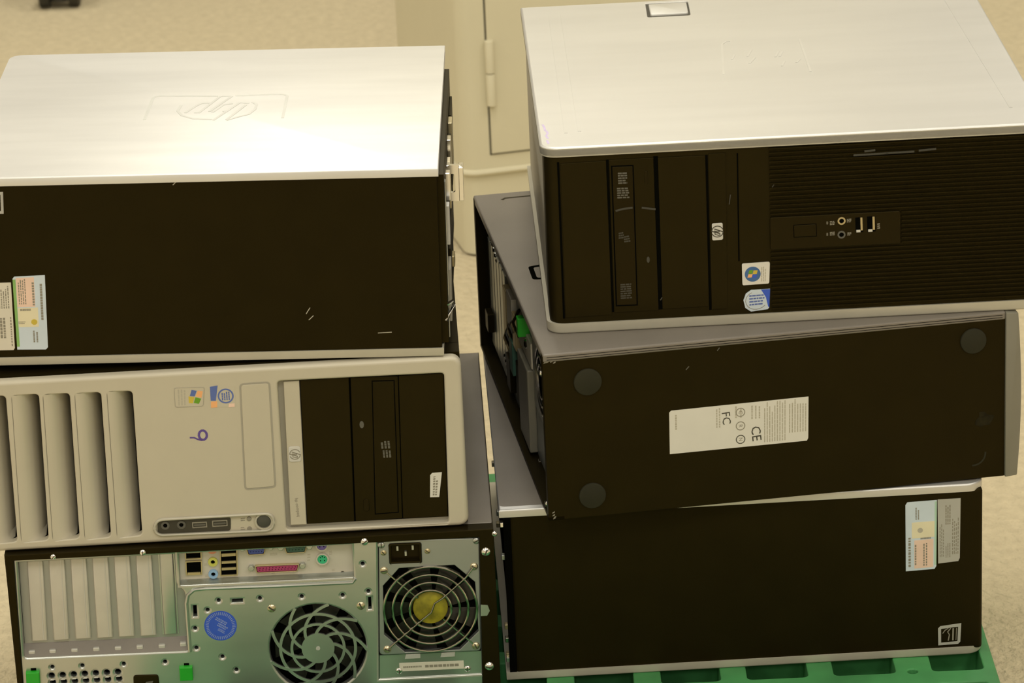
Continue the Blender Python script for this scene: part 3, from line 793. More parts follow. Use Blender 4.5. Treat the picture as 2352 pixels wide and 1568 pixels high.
# fan grille of the case: rings and curved arms
g_ = MB()
g_.annulus(F_, *fan_c, 3.33, 3.6, WP - .2, WP - .02, 48)
g_.annulus(F_, *fan_c, 2.3, 2.55, WP - .2, WP - .02, 40)
g_.cyl(F_, *fan_c, 1.52, WP - .2, WP - .01, 32)
for k in range(9):
    a0 = 2 * math.pi * k / 9 + .25
    pts = []
    for i in range(11):
        t = i / 10
        rr = 1.45 + (FAN_R + .1 - 1.45) * t
        a = a0 - 1.05 * t
        pts.append((fan_c[0] + rr * math.cos(a), fan_c[1] + rr * math.sin(a)))
    g_.stroke(F_, pts, .27, WP - .2, WP)
lab(g_.build('fan_grille', 'zinc', C), 'round fan grille of rings and curved spokes')
MB().cyl(F_, *fan_c, .2, WP - .02, WP + .03, 12).build('grille_centre', 'zinc_matte', C)
fb = MB()
for k in range(7):
    a = 2 * math.pi * k / 7
    P_ = lambda r, b, w: (fan_c[0] + r * math.cos(a + b), fan_c[1] + r * math.sin(a + b), w)
    fb.add(F_, [P_(1.6, 0, W0 - .6), P_(4.2, .1, W0 - .55), P_(4.2, .75, W0 - .66), P_(1.6, .7, W0 - .68)], [(0, 1, 2, 3)])
fb.cyl(F_, *fan_c, 1.6, W0 - .68, W0 - .5, 24)
fb.build('fan_blades', 'fan_black', C, normals=False)
# power supply panel
SW = W0 + .1
octo = [(35.88,4.63),(40.92,4.59),(42.73,6.35),(42.64,11.36),(40.84,13.18),(35.77,13.17),(34.20,11.47),(34.05,6.52)]
iec = rquad([(34.92,13.66),(37.87,13.62),(37.90,15.63),(34.95,15.67)], .25, 4)
sup2 = [(33.50,4.46),(42.88,4.33),(43.24,15.75),(34.06,16.03)]
sp = MB().plate(F_, rquad(sup2, .4, 4), [octo, iec], SW - .3, SW + .4, .1, .06, 2).build('power_supply_panel', 'psu_steel', C)
MB().prism(F_, [(33.36,1.96),(42.85,1.87),(42.91,4.20),(33.49,4.32)], SW - .3, SW + .12).build('lower_flange', 'zinc', C)
pf = SW + .4
MB().prism(F_, inset(octo, -.1), SW - .28, SW - .2).build('fan_well', 'black_void', sp)
fc_ = (38.43,8.92)
fb = MB()
for k in range(9):
    a = 2 * math.pi * k / 9
    P_ = lambda r, b, w: (fc_[0] + r * math.cos(a + b), fc_[1] + r * math.sin(a + b), w)
    fb.add(F_, [P_(1.6, 0, SW + .05), P_(4.4, .15, SW + .1), P_(4.4, .62, SW - .15), P_(1.6, .55, SW - .15)], [(0, 1, 2, 3)])
fb.build('fan_blades', 'fan_black', sp, normals=False)
hb = MB().cyl(F_, *fc_, 1.62, SW - .2, SW + .22, 32, .1).build('fan_hub', 'hub_yellow', sp, smooth=True)
lab(hb, 'yellow fan hub label')
gd = MB()
for r_ in (4.28, 3.48, 2.7, 1.92): gd.tube(F_, [(x, z, pf + .1) for x, z in ngon(*fc_, r_, 48)], .13, 8, closed=True)
D0, D1 = [(42.59,12.94),(34.25,5.04)]
dx_, dz_ = D1[0] - D0[0], D1[1] - D0[1]
gd.tube(F_, [(D0[0], D0[1], pf + .12), (D0[0] + dx_ * .1, D0[1] + dz_ * .13, pf + .25), (D0[0] + dx_ * .36, D0[1] + dz_ * .37, pf + .25), (D0[0] + dx_ * .45, D0[1] + dz_ * .43, pf + .25), (D0[0] + dx_ * .49, D0[1] + dz_ * .54, pf + .25), (D0[0] + dx_ * .56, D0[1] + dz_ * .6, pf + .25), (D0[0] + dx_ * .9, D0[1] + dz_ * .9, pf + .25), (D1[0], D1[1], pf + .12)], .1, 8)
E0, E1 = [(34.44,12.95),(42.46,4.85)]
gd.tube(F_, [(E0[0] + (E1[0] - E0[0]) * t, E0[1] + (E1[1] - E0[1]) * t, pf - .05) for t in (0.02, .2, .36)], .11, 6)
gd.tube(F_, [(E0[0] + (E1[0] - E0[0]) * t, E0[1] + (E1[1] - E0[1]) * t, pf - .05) for t in (.64, .8, .98)], .11, 6)
lab(gd.build('wire_fan_guard', 'guard_steel', sp, smooth=True), 'concentric wire fan guard')
for p_ in [(34.37,13.04),(42.63,12.94),(34.25,5.04),(42.42,4.90)]: screw(F_, *p_, .38, pf, sp, 'brass_zinc')
for p_ in [(34.43,14.79),(38.44,14.72)]: screw(F_, *p_, .3, pf - .05, sp, 'gold_shell')
for p_ in [(42.94,15.50),(34.27,15.58)]: screw(F_, *p_, .36, pf - .05, sp, 'zinc')
ie = MB().plate(F_, rquad(iec, .05, 1), [inset(iec, .2)], SW - .2, pf + .12, .08).build('power_inlet', 'black_plastic', sp)
MB().prism(F_, inset(iec, .1), SW - .3, SW - .1).build('inlet_floor', 'black_gloss', ie)
for p_ in [(35.71,15.06),(37.11,15.07),(36.44,14.49)]: MB().box(F_, p_[0] - .09, p_[1] - .22, SW - .1, p_[0] + .09, p_[1] + .22, SW + .2).build('inlet_pin', 'zinc', ie)
lq = [(35.25,2.56),(41.22,2.51),(41.22,3.32),(35.25,3.42)]
ll = MB().prism(F_, lq, SW + .1, SW + .15).build('part_label', 'sticker_cream', C)
pr = MB(); print_lines(pr, F_, subq(lq, .06, .35, .38, .65), 1, SW + .15, 's', .7, .03, .08, .02); print_lines(pr, F_, subq(lq, .4, .3, .93, .7), 1, SW + .15, 's', .8, .06, .14, .02)
pr.build('print', 'print_grey', ll)
for q in ([(35.80,3.83),(37.25,3.83),(37.27,4.32),(35.91,4.32)], [(39.10,3.81),(40.43,3.82),(40.50,4.30),(39.21,4.29)]): MB().prism(F_, q, SW + .1, SW + .25, .05).build('flange_tab', 'zinc_matte', C)
for p_ in [(35.21,2.61),(41.54,2.45)]: screw(F_, *p_, .34, SW + .1, C, 'chrome')
# blue round sticker
bc = (19.07,8.34)
bs = MB().cyl(F_, *bc, 1.5, WP, WP + .025, 40).build('round_sticker', 'blue_sticker', C)
lab(bs, 'round blue sticker with a ring of lettering')
pr = MB()
for k in range(46):
    a = 2 * math.pi * k / 46
    pr.stroke(F_, [(bc[0] + 1.08 * math.cos(a), bc[1] + 1.08 * math.sin(a)), (bc[0] + random.uniform(1.3, 1.4) * math.cos(a), bc[1] + 1.38 * math.sin(a))], .07, WP + .025, WP + .033)
c_, s_ = math.cos(-.6), math.sin(-.6)
for (u0, v0, u1, v1, n_) in ((-.75, .25, .45, .62, 2), (-.3, -.18, .75, .22, 2), (.0, -.55, .7, -.25, 2)):
    q = [(bc[0] + u * c_ - v * s_, bc[1] + u * s_ + v * c_) for u, v in ((u0, v0), (u1, v0), (u1, v1), (u0, v1))]
    print_lines(pr, F_, q, n_, WP + .025, 's', .65, .08, .16, .04)
pr.build('print', 'blue_sticker_pale', bs)
# green latch tabs, lock, screws
for q in ([(0.85,3.33),(2.10,3.30),(2.15,4.82),(0.91,4.85)], [(14.98,3.13),(16.19,3.13),(16.21,4.49),(15.01,4.52)]):
    t_ = MB().prism(F_, q, WP - .1, WP + .5, .08).build('green_tab', 'tab_green', C)
    MB().prism(F_, subq(q, .35, .98, .75, 1.16), WP - .02, WP + .02).build('tab_slot', 'black_void', t_)
lk = MB().prism(F_, rquad(lockq, .3, 4), WP - .1, WP + .12, .08).build('lock_cover', 'black_plastic', C)
MB().prism(F_, [(11.43,2.46),(12.19,2.45),(12.49,3.15),(11.84,3.10)], WP + .12, WP + .16).build('lock_mark', 'print_mid', lk)
for p_, r_ in (((4.41,16.28), .27), ((12.56,16.23), .3), ((32.75,16.11), .36), ((43.77,14.45), .44), ((43.57,2.83), .44), ((44.64,16.19), .26)): screw(F_, *p_, r_, 0, C)
for p_ in ((23.87,9.80), (32.06,9.57)): screw(F_, *p_, .45, WP - .1, C, 'brass_zinc')
# ------------------------------------------------------------------ computer: black front with silver panels (right stack, top)
loc, yaw, roll, w, d, h = ((0.0327, 3.0792, 0.4877), 0.02016, 0.00000, 45.36, 45.69, 17.72)
D = tag(empty('desktop_computer', loc, yaw), 'computer with silver lid and black ribbed front, topmost of the right stack', 'computer', 'stacked desktop computers')
lab(MB().box(XYZ, 0.35, 2.0, 0.5, w - 0.3, d - 0.2, h - 0.5).build('chassis', 'silver_dark', D, bevel=0.1), 'silver grey steel chassis')
def corner_plan(x0, y0, x1, y1, r0, r1):
    return rrect(x0, y0, x1, y1, r0, 7, (1, 1, 0, 0))
PT = 0.80
latch = [(12.38,39.77),(16.66,39.77),(16.81,44.79),(12.52,44.79)]
grL = [(1.81,3.41),(3.46,3.52),(4.36,41.86),(2.80,41.84)]
MB().prism(TOP(0), corner_plan(0, 0, w, d, 1.5, 0), h - PT - .1, h - .14).build('panel_skin', 'silver_rim', D)
sp = MB().plate(TOP(0), corner_plan(0, 0, w, d, 1.5, 0), [rquad(latch, .3, 4)], h - PT, h, .22, .03, 3).build('side_panel', 'silver_panel', D, smooth=True)
lab(sp, 'bright silver side panel facing up')
lab(MB().prism(lambda u, v, q: (u, v, .95 - q), corner_plan(0, 0, w, d, 1.5, 0), 0.0, 0.95, .2, 3).build('side_panel', 'silver_rim', D, smooth=True), 'silver side panel underneath')
T = TOP(h)
MB().prism(T, inset(rquad(latch, .3, 4), -.02), -.2, -.12).build('latch_well', 'print_dark', sp)
MB().prism(T, rquad([(12.73,40.49),(16.51,40.58),(16.60,44.35),(12.79,44.26)], .25, 4), -.4, .08, .1).build('release_latch', 'silver_panel', sp, smooth=True)
for nm, st in (('panel_crease', [(2.50,4.06),(2.81,42.15)]), ('panel_crease', [(3.74,4.36),(4.00,42.40)]), ('panel_crease', [(42.79,4.88),(42.10,43.78)])):
    MB().stroke(T, st, .3, -.02, .03).build(nm, 'silver_panel', sp)
e = MB()
for st in ([(18.09,19.29),(18.82,29.22),(19.23,30.03),(19.66,30.10)], [(26.36,29.64),(26.30,23.80),(26.23,18.84)], [(19.31,24.03),(19.70,25.55)], [(20.87,24.76),(21.46,26.98)], [(20.82,22.48),(21.54,24.36)], [(23.47,24.16),(23.95,25.96)], [(23.89,24.23),(24.32,25.89)], [(23.77,21.11),(24.19,22.74)], [(25.23,21.99),(25.73,23.18)]):
    e.stroke(T, st, .2, -.02, .03)
lab(e.build('embossed_emblem', 'panel_raised', sp), 'faint embossed emblem')
mk = MB()
for st in ([(0.52,6.96),(0.64,6.16),(0.67,5.13)], [(0.75,5.12),(0.87,4.33),(0.68,3.60),(0.84,2.81)], [(0.70,2.33),(0.81,1.31)]): mk.stroke(T, st, .2, 0, .008)
lab(mk.build('ink_mark', 'purple_faint', sp), 'faded purple ink mark')
# black bezel
BY = 0.18
F_ = FRONT(BY)
MB().prism(TOP(0), rrect(0.3, BY + .02, w - .25, 5, 1.3, 7, (1, 1, 0, 0)), .9, h - PT + .02).build('bezel', 'black_plastic', D, smooth=True)
z0, z1 = (1.29,1.06)[1], (1.86,16.42)[1]
def groove(pts, wd, nm='groove'): return MB().stroke(F_, pts, wd, -.05, .008).build(nm, 'black_void', D)
for st, wd in (([(1.55,16.31),(1.54,1.42)], .2), ([(5.94,16.32),(5.97,1.81)], .22), ([(10.25,16.41),(10.28,1.82)], .42), ([(14.79,16.29),(14.81,1.52)], .2), ([(17.55,16.30),(17.50,6.07)], .13)): groove(st, wd)
for nm, q in (('blank_bay_cover', [(1.70,1.50),(5.89,1.56),(5.82,16.25),(1.74,16.18)]), ('optical_drive', [(6.09,1.76),(10.12,1.78),(10.05,16.30),(6.09,16.31)]), ('blank_bay_cover', [(10.47,1.85),(14.70,1.87),(14.67,16.26),(10.44,16.28)]), ('name_strip', [(14.93,1.56),(16.39,1.56),(16.50,16.40),(14.95,16.40)])):
    o = MB().prism(F_, q, -.1, .07, .05).build(nm, 'black_plastic', D)
    if nm == 'optical_drive': OD = o
    if nm == 'name_strip': NS = o
lab(OD, 'black optical drive front with dim logos')
tq = [(6.31,2.42),(8.20,2.40),(8.21,15.67),(6.30,15.69)]
MB().plate(F_, inset(tq, -.06), [inset(tq, .05)], .06, .08).build('tray_gap', 'black_void', OD)
MB().prism(F_, inset(tq, .05), .05, .11, .04).build('tray_door', 'black_gloss', OD)
MB().prism(F_, rquad([(9.20,13.85),(9.51,13.86),(9.51,15.10),(9.20,15.10)], .12, 3), .06, .12, .04).build('eject_button', 'black_gloss', OD)
MB().cyl(F_, *(9.31,6.69), .14, .06, .1, 10, rv=.3).build('indicator_light', 'print_dim', OD)
for q, n_, m_ in (([(6.83,13.98),(7.65,13.98),(7.65,15.12),(6.83,15.13)], 5, 'print_mid'), ([(6.71,12.63),(7.80,12.61),(7.76,13.68),(6.71,13.70)], 5, 'print_mid'), ([(6.71,8.79),(7.22,8.84),(7.16,9.51),(6.73,9.45)], 3, 'print_dim'), ([(7.21,8.43),(7.76,8.48),(7.70,9.15),(7.19,9.09)], 3, 'print_dim'), ([(6.72,3.03),(7.75,3.05),(7.71,4.56),(6.73,4.54)], 7, 'print_dim')):
    pr = MB(); print_lines(pr, F_, q, n_, .11, 's', .62, .2, .5, .06); pr.build('drive_logo', m_, OD)
scm = MB()
for st in ([(6.52,11.49),(7.23,11.66),(8.05,11.71)], [(8.87,11.67),(10.11,11.46)]): scm.stroke(F_, st, .18, .11, .118)
for st in ([(16.71,11.55),(16.85,12.45)], [(20.57,12.90),(20.77,13.22)], [(10.30,2.74),(10.47,2.99)]): scm.stroke(F_, st, .08, .02, .1)
scm.build('scratch_marks', 'print_dim', D)
sc2 = MB()
for st in ([(27.89,15.62),(31.01,15.66)], [(30.81,15.67),(33.34,15.69)], [(33.73,15.75),(35.29,15.83)], [(28.87,15.94),(29.84,16.01)]): sc2.stroke(F_, st, .18, .26, .275)
sc2.build('scuff_marks', 'print_dim', D)
bq = [(15.12,8.20),(16.10,8.23),(16.09,9.85),(15.11,9.82)]
b_ = MB().prism(F_, rquad(bq, .16, 3), .05, .14, .05).build('emblem_badge', 'sticker_silver', NS)
round_emblem(F_, *(15.60,9.05), .52, .14, NS, 'print_dark', -math.pi / 2)
# software sticker
vq = [(17.76,3.76),(20.18,3.81),(20.27,5.88),(17.74,5.83)]
s_ = MB().prism(F_, rquad(vq, .15, 3), .0, .10).build('software_sticker', 'sticker_white', D)
lab(s_, 'white sticker with a four-colour flag in a blue ball')
oc = (18.70,4.79)
MB().cyl(F_, *oc, .72, .10, .115, 26).build('blue_ball', 'orb_blue', s_)
for m_, (u0, v0, u1, v1) in (('orange_print', (-.42, -.3, -.04, .02)), ('green_print', (-.34, .05, .0, .4)), ('blue_sticker', (.0, -.36, .36, -.04)), ('yellow_print', (.04, .0, .42, .36))):
    MB().prism(F_, [(oc[0] + u0 - .06, oc[1] + v0), (oc[0] + u1 - .06, oc[1] + v0), (oc[0] + u1 + .04, oc[1] + v1), (oc[0] + u0 + .04, oc[1] + v1)], .115, .125).build('flag_pane', m_, s_)
pr = MB(); print_lines(pr, F_, subq(vq, .68, .12, .88, .88), 3, .10, 't', .5, .1, .25); pr.build('print', 'print_light_grey', s_)
iq = [(17.84,1.14),(20.14,1.31),(20.25,3.28),(17.80,3.25)]
s_ = MB().prism(F_, [lerpq(iq, .28, 0), lerpq(iq, .94, .02), lerpq(iq, 1, .1), iq[2], lerpq(iq, .3, 1), lerpq(iq, .1, .85), lerpq(iq, .0, .55), lerpq(iq, .06, .2)], 0, .10).build('processor_sticker', 'sticker_blue', D)
lab(s_, 'pale processor sticker with a blue corner')
MB().prism(F_, [lerpq(iq, .66, 1), lerpq(iq, .85, .62), lerpq(iq, .95, .15), lerpq(iq, 1, .1), iq[2]], .10, .11).build('blue_corner', 'blue_sticker', s_)
pr = MB(); print_lines(pr, F_, subq(iq, .22, .25, .8, .8), 4, .10, 's', .5, .12, .3); pr.build('print', 'blue_print', s_)
MB().stroke(F_, [lerpq(iq, .5 + .42 * math.cos(a * .3 + 2), .5 + .42 * math.sin(a * .3 + 2)) for a in range(13)], .05, .10, .11).build('swoosh', 'print_grey', s_)
# ribbed grille with port panel
gx0 = (20.32,10.11)[0]
gz0, gz1 = 1.15, h - PT - .15
pp = [(20.43,7.03),(32.07,7.06),(31.92,10.14),(20.37,10.23)]
rb = MB()
N = 38
for k in range(N):
    zz = gz0 + (gz1 - gz0) * (k + .5) / N
    if pp[0][1] < zz < pp[3][1]:
        rb.prism(RIGHT(0), [(BY + .05, zz - .13), (BY - .20, zz - .02), (BY - .20, zz + .08), (BY + .05, zz + .13)], pp[1][0] + .1, w - .9)
        continue
    rb.prism(RIGHT(0), [(BY + .05, zz - .13), (BY - .20, zz - .02), (BY - .20, zz + .08), (BY + .05, zz + .13)], gx0 + .05, w - .9)
rb = rb.build('ribbed_grille', 'black_plastic', D)
lab(rb, 'black front grille of fine horizontal ribs')
pnl = MB().prism(F_, rquad([(gx0 + .02, pp[0][1]), (pp[1][0], pp[0][1]), (pp[1][0], pp[2][1]), (gx0 + .02, pp[2][1])], .2, 3), 0, .22, .06).build('port_panel', 'black_gloss', D)
WQ = .22
MB().plate(F_, inset([(22.49,8.17),(24.49,8.18),(24.47,9.31),(22.47,9.29)], -.05), [[(22.49,8.17),(24.49,8.18),(24.47,9.31),(22.47,9.29)]], WQ - .02, WQ + .01).build('button_gap', 'black_void', pnl)
MB().prism(F_, rquad([(22.49,8.17),(24.49,8.18),(24.47,9.31),(22.47,9.29)], .15, 3), WQ - .1, WQ + .06, .05).build('power_button', 'black_gloss', pnl)
for c_, m_ in (((26.77,9.49), 'gold_shell'), ((26.75,8.18), 'print_mid')):
    j = MB().annulus(F_, *c_, .22, .36, WQ - .05, WQ + .07, 20).build('audio_jack', m_, pnl)
    MB().cyl(F_, *c_, .2, WQ - .05, WQ + .02, 12).build('jack_hole', 'black_void', j)
for q in ([(28.03,8.32),(28.73,8.32),(28.70,9.74),(28.00,9.73)], [(29.09,8.31),(29.83,8.31),(29.80,9.76),(29.06,9.76)]):
    u_ = MB().prism(F_, q, WQ - .05, WQ + .012).build('usb_port', 'black_void', pnl)
    MB().prism(F_, subq(q, .66, .12, .92, .98), WQ, WQ + .03).build('usb_contact', 'gold_shell', u_)
    MB().prism(F_, subq(q, .1, .0, .62, .16), WQ, WQ + .03).build('usb_lip', 'sticker_silver', u_)
ic = MB()
for q in ([(25.72,9.11),(26.15,9.13),(26.15,9.54),(25.72,9.53)], [(25.71,8.12),(26.14,8.13),(26.14,8.51),(25.71,8.49)], [(27.25,9.28),(27.64,9.30),(27.65,9.67),(27.25,9.65)], [(27.28,8.03),(27.63,8.05),(27.63,8.38),(27.28,8.36)], [(29.99,8.50),(30.23,8.53),(30.23,9.11),(29.99,9.09)], [(25.41,9.21),(25.56,9.20),(25.57,9.49),(25.41,9.50)], [(25.39,8.13),(25.55,8.13),(25.55,8.42),(25.40,8.42)]):
    print_lines(ic, F_, q, 3, WQ, 's', .6, .3, .6, .1)
ic.build('icon_print', 'print_grey', pnl)
# ------------------------------------------------------------------ computer: black underside with round feet (right stack, middle)
loc, yaw, roll, w, d, h = ((0.0263, 3.0294, 0.3243), 0.13119, 0.00000, 44.04, 45.27, 16.34)
E = tag(empty('desktop_computer', loc, yaw), 'skewed computer showing black base with round feet and white label, middle of right stack', 'computer', 'stacked desktop computers')
bx = (42.61,8.48)[0]
ch_ = MB()
ch_.box(XYZ, 1.4, 0.1, 0.1, bx, d - .2, h - .2)
ch_.box(XYZ, 0.0, 0.1, 0.1, 1.5, 1.1, h - .2)
ch_.box(XYZ, 0.0, 0.1, 0.1, 1.5, d - .2, .5)
ch_.box(XYZ, 0.0, d - 1.0, 0.1, 1.5, d - .2, h - .2)
MB_ch = ch_.build('chassis', 'black_paint', E, bevel=.06)
tp = MB().box(XYZ, 0.05, 0.0, h - .75, bx, d, h).build('side_panel', 'grey_paint_and_shade', E, bevel=.14)
lab(tp, 'satin dark grey side panel facing up')
for zz in (h - .32, h - .55): MB().box(XYZ, .4, -.012, zz, bx - .3, .02, zz + .05).build('panel_seam', 'black_void', E)
T = TOP(h)
MB().stroke(T, [(2.66,43.08),(3.04,43.53),(5.79,43.60)], .35, -.02, .005).build('panel_groove', 'black_plastic', tp)
lc = [(2.16,19.46),(3.72,19.29),(3.95,23.42),(2.27,23.13)]
lt = MB().plate(T, rquad(inset(lc, -.02), .4, 3), [rquad(inset(lc, .45), .3, 3)], -.05, .005).build('release_latch', 'black_void', tp)
MB().prism(T, rquad(inset(lc, .5), .25, 3), -.05, -.01, .02).build('latch_tab', 'chrome', lt)
# front bezel at the right end, gently bowed
pf = [(bx, .05)]
for k in range(9):
    t = k / 8
    pf.append((bx + 1.05 + .45 * math.sin(math.pi * min(1, max(0, .08 + .84 * t))), .15 + (h - .3) * t))
pf.append((bx, h - .05))
lab(MB().prism(lambda u, v, q: (u, q, v), pf, -.15, d).build('bezel', 'bezel_silver_shaded', E, bevel=.12, smooth=True), 'bowed silver front bezel at the right end')
FE = FRONT(0.1)
for c_, r_ in (((4.03,13.35), 1.28), ((4.08,2.22), 1.24), ((39.60,13.78), 1.22)):
    f_ = MB().cyl(FE, *c_, r_, -.01, .22, 30, .12).build('rubber_foot', 'rubber', E, smooth=True)
ca = (39.65,2.60)
MB().stroke(FE, [(ca[0] + 1.15 * math.cos(math.radians(a)), ca[1] + 1.15 * math.sin(math.radians(a))) for a in range(-95, 10, 10)], .16, -.01, .03).build('foot_mark', 'rubber', E)
gl = (40.70,5.92)
MB().prism(FE, [(gl[0] + (.82 + .25 * math.sin(a * 2.1)) * math.cos(a * .52), gl[1] + (.72 + .2 * math.cos(a * 1.7)) * math.sin(a * .52)) for a in range(12)], -.01, .02).build('glue_patch', 'rubber_smear', E)
lq = [(11.33,5.53),(24.17,5.55),(24.25,9.87),(11.38,9.77)]
ll = MB().prism(FE, [lq[0], lerpq(lq, .99, 0), lerpq(lq, 1, .06), lq[2], lerpq(lq, .015, 1), lerpq(lq, 0, .96)], 0, .02).build('approval_label', 'sticker_white', E)
lab(ll, 'white approval label with fine print and CE mark')
pr = MB()
print_lines(pr, FE, subq(lq, .675, .06, .84, .97), 9, .02, 't', .42, .05, .2, .012)
print_lines(pr, FE, subq(lq, .855, .22, .99, .97), 7, .02, 't', .42, .05, .2, .012)
print_lines(pr, FE, subq(lq, .035, .55, .06, .95), 1, .02, 't', .5)
print_lines(pr, FE, subq(lq, .33, .5, .37, .95), 2, .02, 't', .45)
print_lines(pr, FE, subq(lq, .58, .62, .66, .95), 3, .02, 't', .4)
print_lines(pr, FE, subq(lq, .46, .68, .53, .95), 2, .02, 't', .35)
pr.build('print', 'print_light_grey', ll)
text(FE, 'CE', *lerpq(lq, .62, .28), 1.25, -math.pi / 2 + .08, .02, 'lettering', 'print_dark', ll)
text(FE, 'FC', *lerpq(lq, .405, .70), 1.1, -math.pi / 2 + .08, .02, 'lettering', 'print_dark', ll)
for t_, k_ in ((.80, 'C'), (.49, 'R'), (.18, 'N')):
    c_ = lerpq(lq, .51, t_)
    MB().annulus(FE, *c_, .36, .44, .02, .03, 20).build('mark_ring', 'print_grey' if t_ != .18 else 'print_dark', ll)
    text(FE, k_, *c_, .5, -math.pi / 2, .02, 'lettering', 'print_grey', ll)
q_ = subq(lq, .365, .06, .43, .27)
# scuffed corners
for k in range(9):
    c_ = (random.uniform(.05, 1.3), h - .75 - random.uniform(-.02, .22)) if k < 5 else (random.uniform(.05, .5), random.uniform(.2, 1.3))
    MB().prism(FE, [(c_[0], c_[1]), (c_[0] + .22, c_[1] + .06), (c_[0] + .26, c_[1] + .2), (c_[0] + .06, c_[1] + .12)], 0, .03).build('paint_chip', 'print_grey', E)
scm = MB()
for st in ([(13.02,13.59),(13.31,13.90)], [(15.93,15.15),(16.14,15.43)]): scm.stroke(FE, st, .08, 0, .012)
scm.build('scratch_marks', 'print_mid', E)
# rear end (left): plate, slots, ports, supply
L = LEFT(1.4)
MB().box(L, 1.2, .6, -.05, d - 1.2, h - .8, .12).build('rear_plate', 'psu_steel', E)
MB().plate(L, rrect(3.0, 6.2, 13.6, 14.6, .5), [ngon(8.3, 10.4, 3.4, 24)], .1, .4, .08).build('power_supply_panel', 'zinc', E)
MB().cyl(L, 8.3, 10.4, 3.5, .1, .15, 24).build('fan_well', 'black_void', E)
gd = MB()
for r_ in (3.2, 2.4, 1.6): gd.tube(L, [(x, z, .45) for x, z in ngon(8.3, 10.4, r_, 28)], .1, 6, closed=True)
gd.build('wire_fan_guard', 'chrome', E, smooth=True)
MB().box(L, 14.4, .8, .1, 20.5, 9.2, .9).build('rear_cover', 'bezel_silver_shaded', E, bevel=.15)
MB().box(L, 14.0, 9.4, .1, 22.0, 12.0, .5).build('shield', 'io_plate', E, bevel=.1)
for k in range(6): MB().box(L, 31.5 + 2.05 * k, 1.2, .1, 33.2 + 2.05 * k, 12.5, .35).build('slot_cover', 'zinc', E, bevel=.05)
for (a, b, c, e_, p, m_) in ((22.5, 24.5, 8, 11.5, .75, 'gold_shell'), (25, 28.2, 9, 12.4, .7, 'io_plate'), (25, 27, 4.5, 8, .8, 'port_teal'), (28.6, 30.6, 6, 12, .75, 'gold_shell'), (22.3, 24.3, 2.5, 6.5, .6, 'black_plastic'), (28, 30.5, 1.5, 5, .7, 'black_gloss'), (41, 43, 3, 5, 1.0, 'black_plastic')):
    MB().box(L, a, c, .1, b, e_, p).build('rear_connector', m_, E, bevel=.08)
for k in range(8):
    MB().tube(L, [(22 + k, 12.5 - .5 * k, .3), (22.6 + k, 11 - .6 * k, .9), (22.4 + k, 9.5 - .6 * k, .4)], .14, 6).build('cable_clip', ('black_plastic', 'gold_shell', 'zinc')[k % 3], E, smooth=True)
for k in range(7): screw(L, 42.6 - .9 * k, 13.6 - .25 * k, .28, .3, E)
for k in range(5): screw(L, 33.5 - .8 * k, 3.4 - .3 * k, .26, .4, E)
for a, z_ in ((17.2, 12.6), (1.4, 12.0)):
    MB().box(L, a - .5, z_ - .9, .1, a + .5, z_ + 1.0, 1.25).build('green_tab', 'tab_green', E, bevel=.08)
screw(L, 16.8, 11.0, .5, .5, E)
screw(L, 1.6, 14.0, .3, 1.35, E); screw(L, 1.6, 1.2, .3, 1.35, E); screw(L, 12, 1.0, .3, .3, E)

# ------------------------------------------------------------------ computer: black face with silver rims (right stack, bottom)
loc, yaw, roll, w, d, h = ((-0.0191, 3.0619, 0.1500), 0.02674, 0.00000, 44.79, 45.00, 17.43)
G = tag(empty('desktop_computer', loc, yaw), 'computer with plain black side between silver rims, bottom of the right stack', 'computer', 'stacked desktop computers')
lab(MB().box(XYZ, 0.9, 0.15, 0.5, w - 0.12, d - 0.3, h - 0.6).build('chassis', 'black_paint', G, bevel=.3, seg=3), 'black chassis')
MB().box(XYZ, 0.35, 0.15, 0.6, 1.0, 1.0, h - 0.7).build('rear_flange', 'black_void', G)
plan = rrect(0, 0, w, d, 1.6, 7, (0, 1, 1, 0))
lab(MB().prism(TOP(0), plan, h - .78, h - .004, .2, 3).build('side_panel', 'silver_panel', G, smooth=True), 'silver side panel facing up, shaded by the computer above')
lab(MB().prism(lambda u, v, q: (u, v, .8 - q), plan, 0, .8, .2, 3).build('side_panel', 'silver_rim', G, smooth=True), 'silver side panel resting on the pallet')
MB().prism(TOP(h), rrect(.1, .75, w - .5, d - .4, .5), -.05, 0.0).build('lid_shade', 'grey_paint_and_shade', G)  # shade on the silver lid, put on as a thin grey sheet
FF = FRONT(.15)
q = [(37.51,8.88),(40.35,8.97),(40.41,15.94),(37.49,15.86)]
lb = MB().prism(FF, [q[0], lerpq(q, .94, 0), lerpq(q, 1, .04), q[2], lerpq(q, .06, 1), lerpq(q, 0, .96)], 0, .02).build('certificate_sticker', 'sticker_blue', G)
lab(lb, 'pastel certificate sticker with pink lower field')
MB().prism(FF, subq(q, .93, .06, 1, .98), .02, .028).build('green_edge', 'sticker_mint', lb)
MB().prism(FF, subq(q, .28, .03, .90, .44), .02, .028).build('pink_field', 'sticker_pink', lb)
MB().prism(FF, subq(q, .2, .47, .93, .70), .02, .028).build('cream_field', 'sticker_yellow', lb)
pr = MB()
print_lines(pr, FF, subq(q, .28, .08, .36, .42), 1, .03, 't', .6, .06, .12)
print_lines(pr, FF, subq(q, .55, .06, .72, .40), 2, .03, 't', .5, .05, .1)
print_lines(pr, FF, subq(q, .05, .06, .2, .55), 1, .03, 't', .5, .04, .08)
print_lines(pr, FF, subq(q, .48, .445, .85, .475), 1, .03, 's', .8, .06, .12)
print_lines(pr, FF, subq(q, .3, .74, .45, .92), 2, .03, 't', .5, .06, .12)
pr.build('print', 'print_grey', lb)
MB().cyl(FF, *lerpq(q, .47, .58), .26, .02, .033, 10).build('seal', 'print_light_grey', lb)
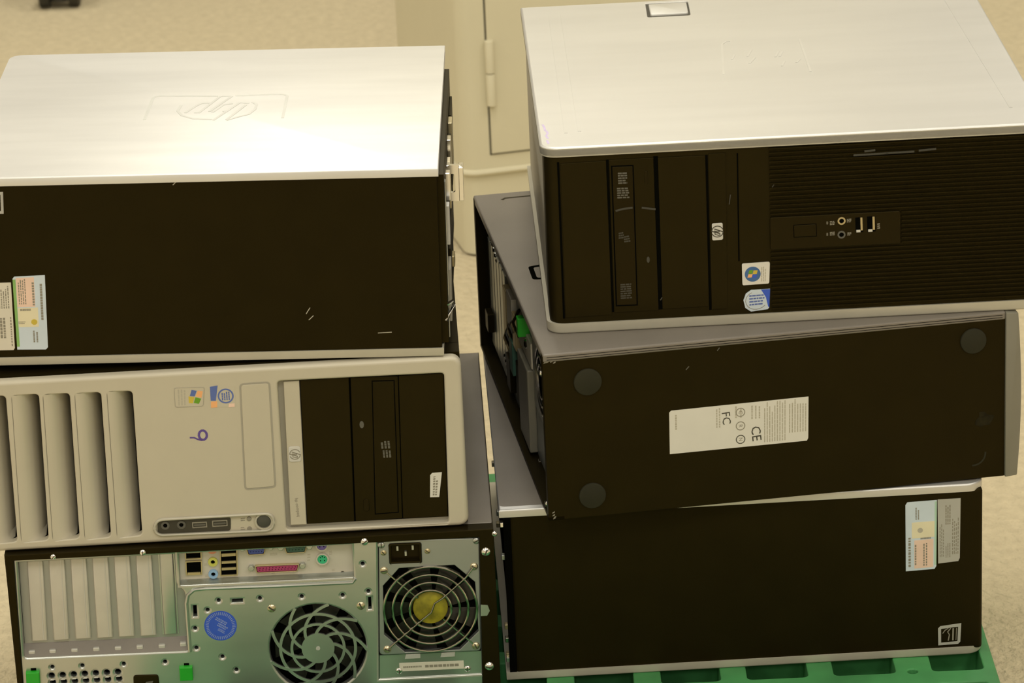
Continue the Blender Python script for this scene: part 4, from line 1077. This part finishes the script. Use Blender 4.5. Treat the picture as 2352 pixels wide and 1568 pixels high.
q = [(40.53,9.49),(42.54,9.64),(42.61,15.99),(40.47,15.98)]
lb = MB().prism(FF, [q[0], lerpq(q, .93, 0), lerpq(q, 1, .05), q[2], q[3]], 0, .02).build('serial_label', 'sticker_grey', G)
pr = MB()
print_lines(pr, FF, subq(q, .06, .1, .28, .62), 3, .02, 't', .5, .05, .1)
print_lines(pr, FF, subq(q, .32, .6, .58, .92), 3, .02, 't', .6, .08, .2)
print_lines(pr, FF, subq(q, .62, .12, .95, .7), 4, .02, 't', .5, .05, .1)
print_lines(pr, FF, subq(q, .32, .08, .58, .3), 3, .02, 't', .5, .05, .1)
pr.build('print', 'print_grey', lb)
q = [(40.54,1.06),(42.60,1.11),(42.70,3.23),(40.51,3.01)]
lb = MB().plate(FF, [q[0], lerpq(q, .9, 0), lerpq(q, 1, .1), q[2], lerpq(q, .1, 1), lerpq(q, 0, .9)], [subq(q, .13, .13, .87, .85)], 0, .02).build('energy_mark', 'sticker_grey', G)
pr = MB()
pr.stroke(FF, [lerpq(q, x, y_) for x, y_ in ((.2, .6), (.3, .75), (.45, .84))], .08, 0, .02)
pr.stroke(FF, [lerpq(q, x, y_) for x, y_ in ((.45, .2), (.5, .5), (.42, .65), (.55, .82))], .1, 0, .02)
pr.stroke(FF, [lerpq(q, x, y_) for x, y_ in ((.66, .2), (.66, .8))], .14, 0, .02)
pr.stroke(FF, [lerpq(q, x, y_) for x, y_ in ((.8, .2), (.8, .8))], .06, 0, .02)
pr.build('print', 'print_grey', lb)
L = LEFT(.35)
for (a, z_, m_) in ((1.0, 15.6, 'chrome'), (1.2, 12.2, 'zinc'), (1.0, 5.2, 'gold_shell'), (.9, 3.9, 'chrome'), (1.1, 2.2, 'gold_shell'), (.8, 1.9, 'zinc'), (14, 11, 'zinc'), (18, 8, 'gold_shell'), (26, 11, 'chrome')):
    MB().box(L, a - .3, z_ - .25, -.2, a + .3, z_ + .25, .3).build('rear_fitting', m_, G, bevel=.06)
MB().box(XYZ, .7, 1, 1.0, .95, d - 2, h - 1.0).build('rear_plate', 'black_void', G)
